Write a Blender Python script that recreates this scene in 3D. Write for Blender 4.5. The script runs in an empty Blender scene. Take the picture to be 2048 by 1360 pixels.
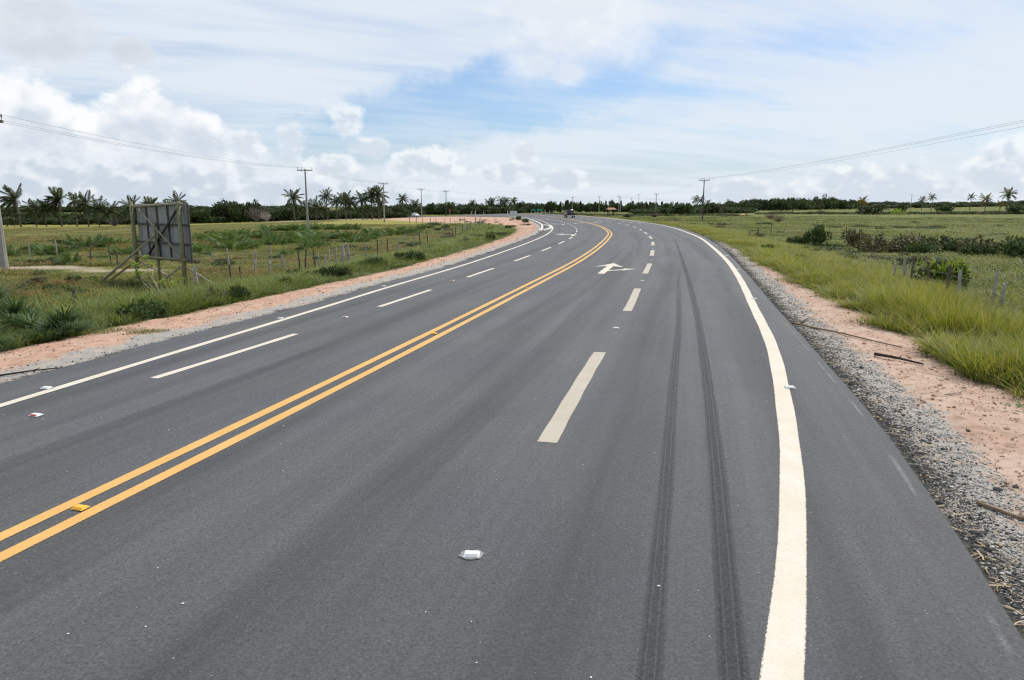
import bpy, bmesh, math, random
import numpy as np
from mathutils import Vector, Matrix
random.seed(7); rng = np.random.default_rng(11)
S = bpy.context.scene
C = S.collection
R = math.radians

# ------------------------------------------------------------------ camera, sky, sun, exposure
cam = bpy.data.cameras.new('camera'); cam_o = bpy.data.objects.new('camera', cam); C.objects.link(cam_o)
S.cycles.denoising_prefilter = 'NONE'; S.cycles.filter_width = 1.25
S.cycles.max_bounces = 5; S.cycles.diffuse_bounces = 2; S.cycles.glossy_bounces = 2; S.cycles.transmission_bounces = 2; S.cycles.transparent_max_bounces = 8
cam_o.location = (0, 0, 2.3)
cam_o.rotation_euler = (R(90 - 10.797), 0, 0)
cam.sensor_width = 36; cam.lens = 1400 / 2048 * 36
cam.clip_start = 0.05; cam.clip_end = 12000
S.camera = cam_o
S.render.resolution_x, S.render.resolution_y = 1024, 680
S.view_settings.view_transform = 'Standard'; S.view_settings.look = 'None'
S.view_settings.exposure = 0.0; S.view_settings.gamma = 1; S.view_settings.use_curve_mapping = False
SUN_EL, SUN_AZ = 58, 48          # degrees; azimuth clockwise from +Y
sun = bpy.data.lights.new('sun', 'SUN'); sun_o = bpy.data.objects.new('sun', sun); C.objects.link(sun_o)
sun.energy = 3.9; sun.angle = R(0.7); sun.color = (1, .955, .88)
sd = Vector((math.sin(R(SUN_AZ)) * math.cos(R(SUN_EL)), math.cos(R(SUN_AZ)) * math.cos(R(SUN_EL)), math.sin(R(SUN_EL))))
sun_o.rotation_euler = sd.to_track_quat('Z', 'Y').to_euler()


class NT:
    """small helper round a node tree"""
    def __init__(s, tree):
        s.t = tree; tree.nodes.clear()
    def n(s, typ, **kw):
        nd = s.t.nodes.new(typ)
        for k, v in kw.items(): setattr(nd, k, v)
        return nd
    def set(s, sock, v):
        if isinstance(v, bpy.types.NodeSocket): s.t.links.new(v, sock)
        elif isinstance(v, (tuple, list)):
            v = tuple(v)
            if len(sock.default_value) == 4 and len(v) == 3: v = v + (1,)
            sock.default_value = v
        else: sock.default_value = v
    def m(s, op, a, b=0.0, c=None, clamp=False):
        nd = s.n('ShaderNodeMath', operation=op, use_clamp=clamp)
        s.set(nd.inputs[0], a); s.set(nd.inputs[1], b)
        if c is not None: s.set(nd.inputs[2], c)
        return nd.outputs[0]
    def v(s, op, a, b=(0, 0, 0)):
        nd = s.n('ShaderNodeVectorMath', operation=op)
        s.set(nd.inputs[0], a); s.set(nd.inputs[1], b)
        return nd.outputs['Value'] if op in ('LENGTH', 'DOT_PRODUCT', 'DISTANCE') else nd.outputs[0]
    def ss(s, x, a, b, lo=0.0, hi=1.0):
        nd = s.n('ShaderNodeMapRange', interpolation_type='SMOOTHSTEP')
        for i, q in enumerate((x, a, b, lo, hi)): s.set(nd.inputs[i], q)
        return nd.outputs[0]
    def lin(s, x, a, b, lo=0.0, hi=1.0):
        nd = s.n('ShaderNodeMapRange')
        for i, q in enumerate((x, a, b, lo, hi)): s.set(nd.inputs[i], q)
        return nd.outputs[0]
    def mix(s, f, a, b, typ='MIX'):
        nd = s.n('ShaderNodeMix', data_type='RGBA', blend_type=typ)
        s.set(nd.inputs[0], f); s.set(nd.inputs[6], a); s.set(nd.inputs[7], b)
        return nd.outputs[2]
    def noise(s, vec, scale, detail=4, rough=.55, dist=0.0, w=None, col=False):
        nd = s.n('ShaderNodeTexNoise')
        if w is not None: nd.noise_dimensions = '4D'; nd.inputs['W'].default_value = w
        if vec is not None: s.t.links.new(vec, nd.inputs['Vector'])
        nd.inputs['Scale'].default_value = scale; nd.inputs['Detail'].default_value = detail
        nd.inputs['Roughness'].default_value = rough; nd.inputs['Distortion'].default_value = dist
        return nd.outputs['Color' if col else 'Fac']
    def comb(s, x, y, z=0.0):
        nd = s.n('ShaderNodeCombineXYZ')
        s.set(nd.inputs[0], x); s.set(nd.inputs[1], y); s.set(nd.inputs[2], z)
        return nd.outputs[0]
    def sep(s, v):
        nd = s.n('ShaderNodeSeparateXYZ'); s.t.links.new(v, nd.inputs[0]); return nd.outputs
    def attr(s, name, typ='GEOMETRY'):
        nd = s.n('ShaderNodeAttribute', attribute_name=name, attribute_type=typ); return nd.outputs['Fac']
    def link(s, a, b): s.t.links.new(a, b)


# world: Nishita sky under a broken high veil with cumulus near the horizon
world = bpy.data.worlds.new('World'); S.world = world; world.use_nodes = True
world.cycles.sampling_method = 'MANUAL'; world.cycles.sample_map_resolution = 256
w = NT(world.node_tree)
SKY_STRENGTH = 0.10
sky = w.n('ShaderNodeTexSky', sky_type='NISHITA', sun_disc=False)
sky.sun_elevation = R(SUN_EL); sky.sun_rotation = R(SUN_AZ); sky.altitude = 10
sky.air_density = 1.0; sky.dust_density = 1.2; sky.ozone_density = 1.2
tc = w.n('ShaderNodeTexCoord').outputs['Generated']
dx, dy, dz = w.sep(tc)
az = w.m('ARCTAN2', dx, dy); el = w.m('ARCSINE', dz)
p = w.comb(az, el, 0.0)
def blob(c, r, vec=None):
    q = w.v('MULTIPLY', w.v('SUBTRACT', vec or p, (c[0], c[1], 0)), (1 / r[0], 1 / r[1], 0))
    return w.m('SUBTRACT', 1.0, w.v('LENGTH', q))
def many(bl):
    o = None
    for c, r in bl:
        b = blob(c, r); o = b if o is None else w.m('SMOOTH_MAX', o, b, 0.25)
    return o
# high veil, laid out on a plane overhead so that its streaks draw together towards the horizon
pl = w.m('ADD', w.m('ABSOLUTE', dz), 0.09)
plane = w.comb(w.m('DIVIDE', dx, pl), w.m('DIVIDE', dy, pl), 0.0)
rot = w.n('ShaderNodeVectorRotate', rotation_type='Z_AXIS'); w.link(plane, rot.inputs['Vector']); rot.inputs['Angle'].default_value = R(-24)
strk = w.v('MULTIPLY', rot.outputs[0], (0.35, 1.0, 1.0))
v1 = w.noise(strk, 1.15, 6, .58, .5); v2 = w.noise(strk, 4.2, 2, .6, 0)
veil = w.m('ADD', w.m('MULTIPLY', v1, .75), w.m('MULTIPLY', v2, .25))
# openings in the veil
rh = w.n('ShaderNodeVectorRotate', rotation_type='Z_AXIS'); w.link(w.v('SUBTRACT', p, (-0.06, .133, 0)), rh.inputs['Vector']); rh.inputs['Angle'].default_value = R(-14)
hq = w.v('ADD', rh.outputs[0], w.v('MULTIPLY', w.v('SUBTRACT', w.noise(p, 13, 5, .65, col=True), (.5, .5, .5)), (.16, .085, 0)))
hole = w.m('SUBTRACT', 1.0, w.v('LENGTH', w.v('MULTIPLY', hq, (1 / .34, 1 / .062, 0))))
hole = w.ss(hole, -.1, .42)
veil_a = w.ss(veil, .30, .56, .45, .95)
rh2 = w.n('ShaderNodeVectorRotate', rotation_type='Z_AXIS'); w.link(w.v('SUBTRACT', p, (.30, .165, 0)), rh2.inputs['Vector']); rh2.inputs['Angle'].default_value = R(-9)
h2 = w.ss(w.m('SUBTRACT', 1.0, w.v('LENGTH', w.v('MULTIPLY', w.v('ADD', rh2.outputs[0], w.v('MULTIPLY', w.v('SUBTRACT', hq, rh.outputs[0]), (1, .5, 0))), (1 / .42, 1 / .05, 0)))), -.2, .8)
h3 = w.ss(blob((.36, .055), (.34, .035)), -.1, .9)
veil_a = w.m('MULTIPLY', veil_a, w.m('SUBTRACT', 1.0, w.m('MULTIPLY', w.m('ADD', h2, h3), w.ss(veil, .34, .6, .62, .12))))
veil_a = w.m('MULTIPLY', veil_a, w.m('SUBTRACT', 1.0, w.m('MULTIPLY', hole, w.ss(veil, .38, .62, .86, .5))))
skyc = w.mix(1.0, sky.outputs[0], (.93, 1.13, 1.36), 'MULTIPLY')
haze = w.ss(el, 0.0, .11, .72, 0.0)
skyc = w.mix(haze, skyc, (6.1, 7.0, 8.2))
col = w.mix(veil_a, skyc, (7.8, 8.45, 9.2))
pp = w.v('MULTIPLY', p, (1.0, 1.25, 1.0))
def lumps(scale, seed, off):
    """billowing noise, and the same noise a little towards the sun"""
    return (w.noise(w.v('ADD', pp, (0, 0, seed)), scale, 5, .6), w.noise(w.v('ADD', pp, (off, off * 1.3, seed)), scale, 2, .58))
BIG, SMALL = lumps(14, 1.7, .020), lumps(30, 2.9, .010)
def puff(col, bl, lump, amp, white, grey, thr=(0.0, .16), op=1.0, base=None, gain=3.0):
    """a cumulus group: blobs roughened by noise, lit from the sun's side"""
    f1, f2 = lump
    D = w.m('ADD', many(bl), w.m('MULTIPLY', w.m('SUBTRACT', f1, .5), amp))
    a = w.m('MULTIPLY', w.ss(D, *thr), op)
    lit = w.m('ADD', w.m('MULTIPLY', w.m('SUBTRACT', f1, f2), gain), .5)
    lit = w.m('ADD', lit, w.ss(D, .0, .75, .33, -.22))
    if base: lit = w.m('ADD', lit, w.lin(el, base[0], base[1], -.45, .25))
    lit = w.ss(lit, .1, 1.0)
    return w.mix(a, col, w.mix(lit, grey, white))
W1, G1 = (9.9, 10.0, 10.2), (6.5, 7.2, 8.1)
col = puff(col, [((.0843, .235), (.125, .07)), ((.03, .19), (.06, .03)), ((.075, .175), (.035, .02))], BIG, 1.1, (9.4, 9.6, 9.8), (8.1, 8.5, 9.1), (-.15, .7), .75)
col = puff(col, [((-.56, .195), (.07, .048)), ((-.473, .18), (.03, .02))], BIG, .9, (7.6, 8.0, 8.6), (6.6, 7.0, 7.7), (.0, .45), .85)
col = puff(col, [((-.597, .055), (.072, .105)), ((-.475, .058), (.072, .100)), ((-.4145, .045), (.052, .080)), ((-.54, .05), (.05, .075))], BIG, 1.1, W1, G1, (.0, .2), .95, (.02, .13), 3.2)
col = puff(col, [((-.5, .022), (.30, .06)), ((-.75, .05), (.2, .09)), ((-.25, .015), (.2, .03))], SMALL, 1.5, (8.5, 8.9, 9.4), (6.0, 6.8, 7.7), (-.2, .6), .88, (-.03, .06))
col = puff(col, [((-.2251, .116), (.028, .025)), ((-.2973, .083), (.022, .028)), ((-.1938, .078), (.032, .015)), ((-.353, .08), (.028, .018)), ((.018, .073), (.020, .018))], SMALL, 2.1, (9.4, 9.7, 10.0), (7.0, 7.6, 8.4), (-.1, .55), .8, (.05, .13))
col = puff(col, [((-.1441, .056), (.03, .025)), ((-.0962, .0576), (.038, .028)), ((-.01, .046), (.05, .018)), ((-.2475, .055), (.045, .02)), ((.067, .036), (.06, .017)), ((.3086, .018), (.06, .022)), ((.469, .022), (.12, .035)), ((.6, .045), (.045, .042)), ((.8, .03), (.2, .05))], SMALL, 1.7, (9.3, 9.6, 9.8), (6.5, 7.2, 8.1), (.0, .35), .8, (.01, .07))
below = w.ss(dz, -.02, 0.0)
col = w.mix(below, (2.2, 2.2, 2.0), col)
bg = w.n('ShaderNodeBackground'); w.link(col, bg.inputs['Color']); bg.inputs['Strength'].default_value = SKY_STRENGTH
w.link(bg.outputs[0], w.n('ShaderNodeOutputWorld').inputs['Surface'])

# ------------------------------------------------------------------ helpers
def smooth(x, a, b):
    t = np.clip((x - a) / (b - a), 0, 1); return t * t * (3 - 2 * t)

def curve(pts, step=1.0, sig=2.0):
    """smooth path through measured points, resampled about every step metres"""
    P = np.array(pts, float)
    n = len(P); out = []
    E_ = np.vstack([2 * P[0] - P[1], P, 2 * P[-1] - P[-2]])
    for i in range(n - 1):
        a, b, c, d = E_[i:i + 4]; k = max(2, int(np.linalg.norm(c - b) / .4))
        for t in np.linspace(0, 1, k, endpoint=False):
            out.append(.5 * ((2 * b) + (c - a) * t + (2 * a - 5 * b + 4 * c - d) * t * t + (3 * b - a - 3 * c + d) * t ** 3))
    out.append(P[-1]); out = np.array(out)
    L = np.r_[0, np.cumsum(np.linalg.norm(np.diff(out, axis=0), axis=1))]
    q = np.arange(0, L[-1], .4); o = np.c_[np.interp(q, L, out[:, 0]), np.interp(q, L, out[:, 1])]
    if sig:
        k = int(sig * 3 / .4); ker = np.exp(-.5 * (np.arange(-k, k + 1) * .4 / sig) ** 2); ker /= ker.sum()
        pad = np.vstack([o[0] + (o[0] - o[1:k + 1])[::-1], o, o[-1] + (o[-1] - o[-k - 1:-1])[::-1]])
        o = np.c_[np.convolve(pad[:, 0], ker, 'valid'), np.convolve(pad[:, 1], ker, 'valid')]
    L = np.r_[0, np.cumsum(np.linalg.norm(np.diff(o, axis=0), axis=1))]
    q = np.arange(0, L[-1], step)
    return np.c_[np.interp(q, L, o[:, 0]), np.interp(q, L, o[:, 1])]

def seg_dist(P, poly):
    """distance and nearest segment index from many points to a polyline"""
    best = np.full(len(P), 1e9); bi = np.zeros(len(P), int)
    for i in range(len(poly) - 1):
        a, b = poly[i], poly[i + 1]; ab = b - a
        t = np.clip(((P - a) @ ab) / (ab @ ab), 0, 1)
        d = np.hypot(P[:, 0] - a[0] - t * ab[0], P[:, 1] - a[1] - t * ab[1])
        k = d < best; best[k] = d[k]; bi[k] = i
    return best, bi

def in_poly(P, poly):
    x, y = P[:, 0], P[:, 1]; c = np.zeros(len(P), bool)
    for i in range(len(poly)):
        (x1, y1), (x2, y2) = poly[i - 1], poly[i]
        if y1 == y2: continue
        k = ((y1 > y) != (y2 > y)) & (x < (x2 - x1) * (y - y1) / (y2 - y1) + x1)
        c ^= k
    return c

def fbm2(x, y, seed=0, octv=4):
    """cheap smooth value noise, about -1..1"""
    r = np.random.default_rng(seed); tab = r.uniform(-1, 1, (256, 256)); o = np.zeros_like(x); a = 1; f = 1; tot = 0
    for k in range(octv):
        u, v = x * f + 17 * k, y * f + 31 * k
        i, j = np.floor(u).astype(int), np.floor(v).astype(int); fu, fv = u - i, v - j
        fu, fv = fu * fu * (3 - 2 * fu), fv * fv * (3 - 2 * fv)
        g = lambda a_, b_: tab[a_ % 256, b_ % 256]
        o += a * ((g(i, j) * (1 - fu) + g(i + 1, j) * fu) * (1 - fv) + (g(i, j + 1) * (1 - fu) + g(i + 1, j + 1) * fu) * fv)
        tot += a; a *= .5; f *= 2
    return o / tot

def mesh_np(name, V, Fq, mat=None, smooth_sh=False, attrs=None):
    me = bpy.data.meshes.new(name)
    me.from_pydata(np.asarray(V, float).tolist() if not isinstance(V, list) else V, [], Fq.tolist() if isinstance(Fq, np.ndarray) else Fq)
    if mat: me.materials.append(mat)
    if smooth_sh: me.polygons.foreach_set('use_smooth', np.ones(len(me.polygons), bool))
    for k, a in (attrs or {}).items():
        at = me.attributes.new(k, 'FLOAT', 'POINT'); at.data.foreach_set('value', np.asarray(a, np.float32))
    me.update(); return me

def add(name, me, parent=None, loc=(0, 0, 0), rz=0.0, scale=None):
    o = bpy.data.objects.new(name, me); C.objects.link(o); o.location = loc; o.rotation_euler[2] = rz
    if scale is not None: o.scale = scale if isinstance(scale, (tuple, list)) else (scale,) * 3
    if parent: o.parent = parent
    return o

def tag(o, label=None, cat=None, group=None, kind=None):
    if label: o['label'] = label
    if cat: o['category'] = cat
    if group: o['group'] = group
    if kind: o['kind'] = kind
    return o

class MB:
    """collects simple shapes into one mesh"""
    def __init__(s): s.V = []; s.F = []
    def quad(s, *pts):
        b = len(s.V); s.V += [tuple(q) for q in pts]; s.F.append(tuple(range(b, b + len(pts)))); return s
    def box(s, c, d, rot=None):
        b = len(s.V)
        for z in (-1, 1):
            for y in (-1, 1):
                for x in (-1, 1):
                    q = Vector((x * d[0] / 2, y * d[1] / 2, z * d[2] / 2))
                    if rot: q = rot @ q
                    s.V.append((c[0] + q.x, c[1] + q.y, c[2] + q.z))
        for f in ((0, 2, 3, 1), (4, 5, 7, 6), (0, 1, 5, 4), (2, 6, 7, 3), (0, 4, 6, 2), (1, 3, 7, 5)): s.F.append(tuple(b + i for i in f))
        return s
    def tube(s, pts, r, n=8, caps=True, flat=1.0):
        pts = [Vector(q) for q in pts]; rs = r if isinstance(r, (list, tuple)) else [r] * len(pts); b = len(s.V)
        for i, q in enumerate(pts):
            t = (pts[min(i + 1, len(pts) - 1)] - pts[max(i - 1, 0)]).normalized()
            u = t.cross(Vector((0, 0, 1)) if abs(t.z) < .9 else Vector((0, 1, 0))).normalized(); v = t.cross(u)
            for k in range(n):
                a = 2 * math.pi * k / n; w_ = q + rs[i] * (math.cos(a) * u + math.sin(a) * v * flat); s.V.append(tuple(w_))
        for i in range(len(pts) - 1):
            for k in range(n):
                s.F.append((b + i * n + k, b + i * n + (k + 1) % n, b + (i + 1) * n + (k + 1) % n, b + (i + 1) * n + k))
        if caps:
            s.F.append(tuple(b + k for k in range(n))[::-1]); s.F.append(tuple(b + (len(pts) - 1) * n + k for k in range(n)))
        return s
    def mesh(s, name, mat, sm=False): return mesh_np(name, s.V, s.F, mat, sm)
    def build(s, name, mat, parent=None, sm=False, **k): return add(name, s.mesh(name, mat, sm), parent, **k)

def empty(name, loc=(0, 0, 0), rz=0.0, scale=None):
    return add(name, None, None, loc, rz, scale)

def copy_tree(o, parent=None):
    c = o.copy(); C.objects.link(c); c.parent = parent
    for ch in list(o.children): copy_tree(ch, c)
    return c

def material(name, rough=.8, spec=.3):
    m = bpy.data.materials.new(name); m.use_nodes = True; t = NT(m.node_tree)
    b = t.n('ShaderNodeBsdfPrincipled'); b.inputs['Roughness'].default_value = rough
    b.inputs['Specular IOR Level'].default_value = spec
    o = t.n('ShaderNodeOutputMaterial'); t.link(b.outputs[0], o.inputs['Surface'])
    return m, t, b, o

def bump(t, b, h, strength, dist):
    n = t.n('ShaderNodeBump'); n.inputs['Strength'].default_value = strength; n.inputs['Distance'].default_value = dist
    t.link(h, n.inputs['Height']); t.link(n.outputs[0], b.inputs['Normal'])

def simple(name, c, rough=.7, var=.15, scale=8, spec=.3, metal=0.0, bmp=0.0):
    """painted or plain surface with slight uneven colour"""
    m, t, b, o = material(name, rough, spec)
    co = t.n('ShaderNodeTexCoord').outputs['Object']; nz = t.noise(co, scale, 5, .6)
    lo = tuple(q * (1 - var) for q in c); hi = tuple(min(1, q * (1 + var)) for q in c)
    t.set(b.inputs['Base Color'], t.mix(t.lin(nz, .3, .7), lo, hi)); b.inputs['Metallic'].default_value = metal
    if bmp: bump(t, b, nz, .5, bmp)
    return m

def foliage(name, base, tip, rand=.35, trans=.35, dry=None, dry_amt=.0):
    """leaf material: colour runs from base to tip, differs leaf clump by leaf clump"""
    m = bpy.data.materials.new(name); m.use_nodes = True; t = NT(m.node_tree)
    tt = t.attr('t'); rr = t.n('ShaderNodeObjectInfo').outputs['Random']; lr = t.attr('r')
    c = t.mix(tt, base, tip)
    if dry: c = t.mix(t.m('MULTIPLY', t.ss(t.m('FRACT', t.m('ADD', t.m('MULTIPLY', rr, 7.31), t.m('MULTIPLY', lr, .6))), .55, .95), dry_amt), c, dry)
    k = t.m('ADD', t.m('MULTIPLY', rr, rand), t.m('MULTIPLY', lr, rand))
    k = t.m('ADD', k, 1 - rand)
    c = t.mix(1.0, c, t.comb(k, k, k), 'MULTIPLY')
    d = t.n('ShaderNodeBsdfPrincipled'); t.link(c, d.inputs['Base Color']); d.inputs['Roughness'].default_value = .55; d.inputs['Specular IOR Level'].default_value = .25
    tr = t.n('ShaderNodeBsdfTranslucent'); t.link(t.mix(1.0, c, (1.15, 1.1, .55), 'MULTIPLY'), tr.inputs['Color'])
    mx = t.n('ShaderNodeMixShader'); mx.inputs[0].default_value = trans
    t.link(d.outputs[0], mx.inputs[1]); t.link(tr.outputs[0], mx.inputs[2])
    t.link(mx.outputs[0], t.n('ShaderNodeOutputMaterial').inputs['Surface'])
    return m

# ------------------------------------------------------------------ road layout, in metres on the ground (camera at 0,0)
YELLOW = curve([(-6.9, -8), (-5.3, -2), (-3.51, 4.44), (-2.99, 6.39), (-1.41, 12.65), (.92, 22.26), (2.02, 26.69), (3.43, 33), (5.28, 42.34), (7.25, 53.39), (8.9, 64.5), (10.4, 83), (10.9, 101), (10.82, 114.6), (10.22, 138.6), (8.24, 178), (4.2, 204), (-5, 226), (-20, 240), (-38, 249), (-90, 268)], 1.0, 2.5)
R_LINE = curve([(-4.4, -8), (-1.1, -2), (1.35, 3.09), (1.82, 4.17), (2.37, 5.55), (2.69, 6.41), (3.62, 9.18), (4.4, 11.61), (5.5, 15.68), (7.62, 23.57), (9.9, 33.03), (13.43, 49.59), (15.03, 58.73), (17.4, 75.4), (18.8, 90), (19.3, 101.6), (19.1, 123), (17.9, 163), (14, 200), (5, 232), (-12, 250), (-40, 262), (-92, 281)], .5, 1.2)
R_EDGE = curve([(-2.4, -8), (.2, -2), (2.5, 2.6), (2.82, 3.49), (3.12, 4.53), (3.86, 6.84), (4.3, 8.6), (4.72, 10.33), (5.2, 12.25), (6.02, 15.68), (7.82, 22.9), (9.75, 30.8), (12.0, 40.5), (14.25, 51.5), (16.1, 61.5), (18.2, 76), (19.6, 91), (20.1, 102), (19.9, 123), (18.7, 163), (14.8, 201), (5.5, 233.2), (-11.6, 251.2), (-39.6, 263.2), (-92, 282.2)], .5, 1.0)
L_LINE = curve([(-9.2, -8), (-7.6, 0), (-6.01, 7.93), (-5.82, 8.94), (-5.56, 10.2), (-5.24, 11.9), (-4.9, 13.41), (-4.1, 17.5), (-3.6, 20.29), (-2.56, 24.92), (-1.37, 31.04), (.54, 42.34), (1.94, 51.7), (3.19, 61.82), (4.3, 74.72), (4.75, 84.5), (4.89, 97.7), (4.77, 118.7), (4.0, 146)], .5, 2.0)
L_EDGE = curve([(-10.4, -8), (-8.6, 0), (-6.77, 8.99), (-6.45, 10.29), (-6.19, 11.41), (-5.81, 13.24), (-5.36, 14.73), (-4.67, 17.41), (-3.94, 21.52), (-2.72, 26.47), (-1.5, 33.6), (-.2, 42.34), (1.62, 55.5), (2.9, 67.0), (3.5, 76.5), (3.95, 92), (3.71, 115), (2.9, 142), (1.4, 152), (-1.8, 161), (-12, 178), (-25, 203), (-37, 232), (-52, 243), (-90, 256)], .5, 1.2)
L_DASH = curve([(-6.6, 3), (-4.87, 9.32), (-3.93, 12.7), (-3.06, 16.42), (-2.21, 19.79), (-1.44, 23.4), (-.61, 26.91), (.84, 33.48), (2.18, 40.26), (3.38, 46.76), (4.42, 52.96), (5.33, 59.47), (6.4, 69.82), (7.1, 80), (7.45, 90), (7.6, 101.6), (7.55, 115), (7.0, 140), (5.6, 165)], .25, 2.0)
R_DASH = curve([(-1.2, .2), (.35, 6.63), (1.39, 10.99), (2.63, 15.61), (3.55, 19.79), (4.65, 24.47), (5.62, 28.58), (6.4, 32.28), (7.31, 36.64), (8.36, 41.8), (9.79, 49.37), (11.06, 57.1), (12.4, 67), (13.67, 77), (14.5, 87.4), (14.9, 97), (14.9, 105), (14.4, 115), (13.6, 127), (12.86, 143), (11.8, 165)], .25, 2.0)
ROAD_POLY = np.vstack([L_EDGE[::2], R_EDGE[::-2]])

def road_z(x, y):
    x = np.asarray(x, float); y = np.asarray(y, float)
    return -1.3 * smooth(y, 150, 245) * smooth(-x, -6, 36)

def soil_width(P, left):
    """how far bare soil reaches from the asphalt before the grass starts"""
    y = P[:, 1]
    r = np.interp(y, [0, 6, 10, 14, 20, 30, 60, 100, 160, 260], [2.7, 2.5, 2.45, 2.2, 1.6, 1.05, .5, .5, 2.2, 3])
    l = np.interp(y, [0, 12, 18, 30, 45, 58, 75, 95, 115, 135, 150, 260], [3.7, 3.3, 2.6, 2.1, 2.2, 2.6, 3.2, 4.6, 7.0, 10.5, 16, 12])
    return np.where(left, l, r)

def edge_info(P):
    P = np.asarray(P, float)[:, :2]
    dl, _ = seg_dist(P, L_EDGE[::3]); dr, _ = seg_dist(P, R_EDGE[::3])
    ins = in_poly(P, ROAD_POLY); left = dl < dr
    d = np.minimum(dl, dr); d = np.where(ins, -d, d)
    return d, left

def ground_z(P, info=None):
    P = np.asarray(P, float); x, y = P[:, 0], P[:, 1]
    d, left = info if info is not None else edge_info(P)
    zr = road_z(x, y)
    far = np.hypot(x, y)
    zf = np.where(left, -1.2, -.75)
    zf = -0.95 - .25 * np.tanh(-x / 12 + y * 0) * np.where(x < 0, 1, .8)
    zf = zf + .12 * fbm2(x * .08, y * .08, 3) * smooth(far, 8, 40) + .05 * fbm2(x * .5, y * .5, 4)
    zf = zf + smooth(x, 120, 420) * smooth(y, 250, 650) * 5.0 - 1.25 * smooth(-x, 32, 100)
    k = smooth(d, .9, np.where(left, 9.0, 8.0))
    z = (zr - .07) * (1 - k) + zf * k
    isl = left * smooth(y, 62, 90) * (1 - smooth(y, 150, 185)) * smooth(d, .6, 3.0) * (1 - smooth(d, 8, 20))
    z = z + isl * (.30 * fbm2(x * .45, y * .25, 8) + .16 * fbm2(x * 1.5, y * .8, 9) + .12)
    bank = smooth(d, .15, 1.6) * (1 - smooth(d, 2.5, 6.0))
    z = z + bank * .05 * fbm2(x * 1.3, y * 1.3, 5) + smooth(d, .1, .6) * .018 * fbm2(x * 5, y * 5, 6, 3)
    return np.where(d < 0, zr - .10, z)

def gz(x, y): return float(ground_z(np.array([[x, y]]))[0])

# ------------------------------------------------------------------ materials of the setting
def asphalt_nodes(name, dark=1.0, streak=True):
    m, t, b, o = material(name, .78, .42)
    co = t.n('ShaderNodeTexCoord').outputs['Object']
    g1 = t.noise(co, 48, 5, .85); g2 = t.noise(co, 21, 2, .7); g3 = t.noise(co, .55, 5, .6); g4 = t.noise(co, 11, 4, .6)
    k = t.m('ADD', t.lin(g1, .34, .66, .45, 1.55), t.lin(g2, .3, .7, -.12, .12))
    k = t.m('MULTIPLY', k, t.lin(g3, .25, .75, .90, 1.10)); k = t.m('MULTIPLY', k, t.lin(g4, .3, .7, .93, 1.07))
    if streak:
        lat, lon = t.attr('lat'), t.attr('lon')
        sv = t.comb(t.m('MULTIPLY', lat, 1.0), t.m('MULTIPLY', lon, .045), 0.0)
        s1 = t.noise(sv, 1.5, 4, .6, .3); s2 = t.noise(t.comb(lat, t.m('MULTIPLY', lon, .02), 3.3), 7, 3, .6)
        k = t.m('MULTIPLY', k, t.lin(s1, .32, .70, 1.26, .68)); k = t.m('MULTIPLY', k, t.lin(s2, .3, .7, 1.09, .91))
        wheel = t.m('ABSOLUTE', t.m('SUBTRACT', t.m('FRACT', t.m('DIVIDE', t.m('ADD', lat, 40.75), 1.75)), .5))
        k = t.m('MULTIPLY', k, t.m('ADD', 1.0, t.m('MULTIPLY', t.ss(wheel, .0, .3, -.22, .05), t.ss(s1, .35, .6))))
        t.link(t.lin(s1, .3, .7, .80, .68), b.inputs['Roughness'])
    tint = t.mix(t.ss(t.noise(co, .35, 3, .5), .38, .62), (.071, .0708, .0725), (.0655, .068, .075))
    c = t.mix(1.0, tint, t.comb(k, k, k), 'MULTIPLY')
    # odd pale stone in the mix
    vo = t.n('ShaderNodeTexVoronoi'); t.link(co, vo.inputs['Vector']); vo.inputs['Scale'].default_value = 42
    pale = t.m('MULTIPLY', t.ss(vo.outputs['Distance'], .22, .12), t.ss(t.sep(vo.outputs['Color'])[0], .93, .97))
    c = t.mix(t.m('MULTIPLY', pale, .55), c, (.34, .33, .31))
    if dark != 1.0: c = t.mix(1.0, c, (dark, dark, dark), 'MULTIPLY')
    t.link(c, b.inputs['Base Color'])
    bump(t, b, g1, .8, .009)
    return m, t, b, o, co

M_ASPH = asphalt_nodes('asphalt')[0]

def paint(name, c, wear=.12):
    m, t, b, o = material(name, .62, .35)
    co = t.n('ShaderNodeTexCoord').outputs['Object']
    n1 = t.noise(co, 2.2, 5, .6); n2 = t.noise(co, 120, 3, .7); n3 = t.noise(co, 110, 4, .75)
    cc = t.mix(t.lin(n1, .3, .7), (c[0] * .93, c[1] * .86, c[2] * .76), c)
    cc = t.mix(t.lin(n2, .35, .7, 0, .14), cc, tuple(q * .5 for q in c))
    t.link(cc, b.inputs['Base Color']); bump(t, b, n2, .35, .004)
    # ragged edge: grains of asphalt show through at the rim of the paint
    ed = t.m('ABSOLUTE', t.attr('edge'))
    a = t.ss(t.m('ADD', ed, t.lin(n3, .25, .75, -.12, .12)), .93, .99)
    a = t.m('MAXIMUM', a, t.m('MULTIPLY', t.ss(n3, .60, .68), wear * 5))
    tr = t.n('ShaderNodeBsdfTransparent'); mx = t.n('ShaderNodeMixShader')
    t.link(a, mx.inputs[0]); t.link(b.outputs[0], mx.inputs[1]); t.link(tr.outputs[0], mx.inputs[2]); t.link(mx.outputs[0], o.inputs['Surface'])
    return m
M_WHITE = paint('white_road_paint', (.585, .55, .485)); M_CREAM = paint('cream_road_paint', (.42, .39, .335)); M_YEL = paint('yellow_road_paint', (.60, .36, .115))

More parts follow.
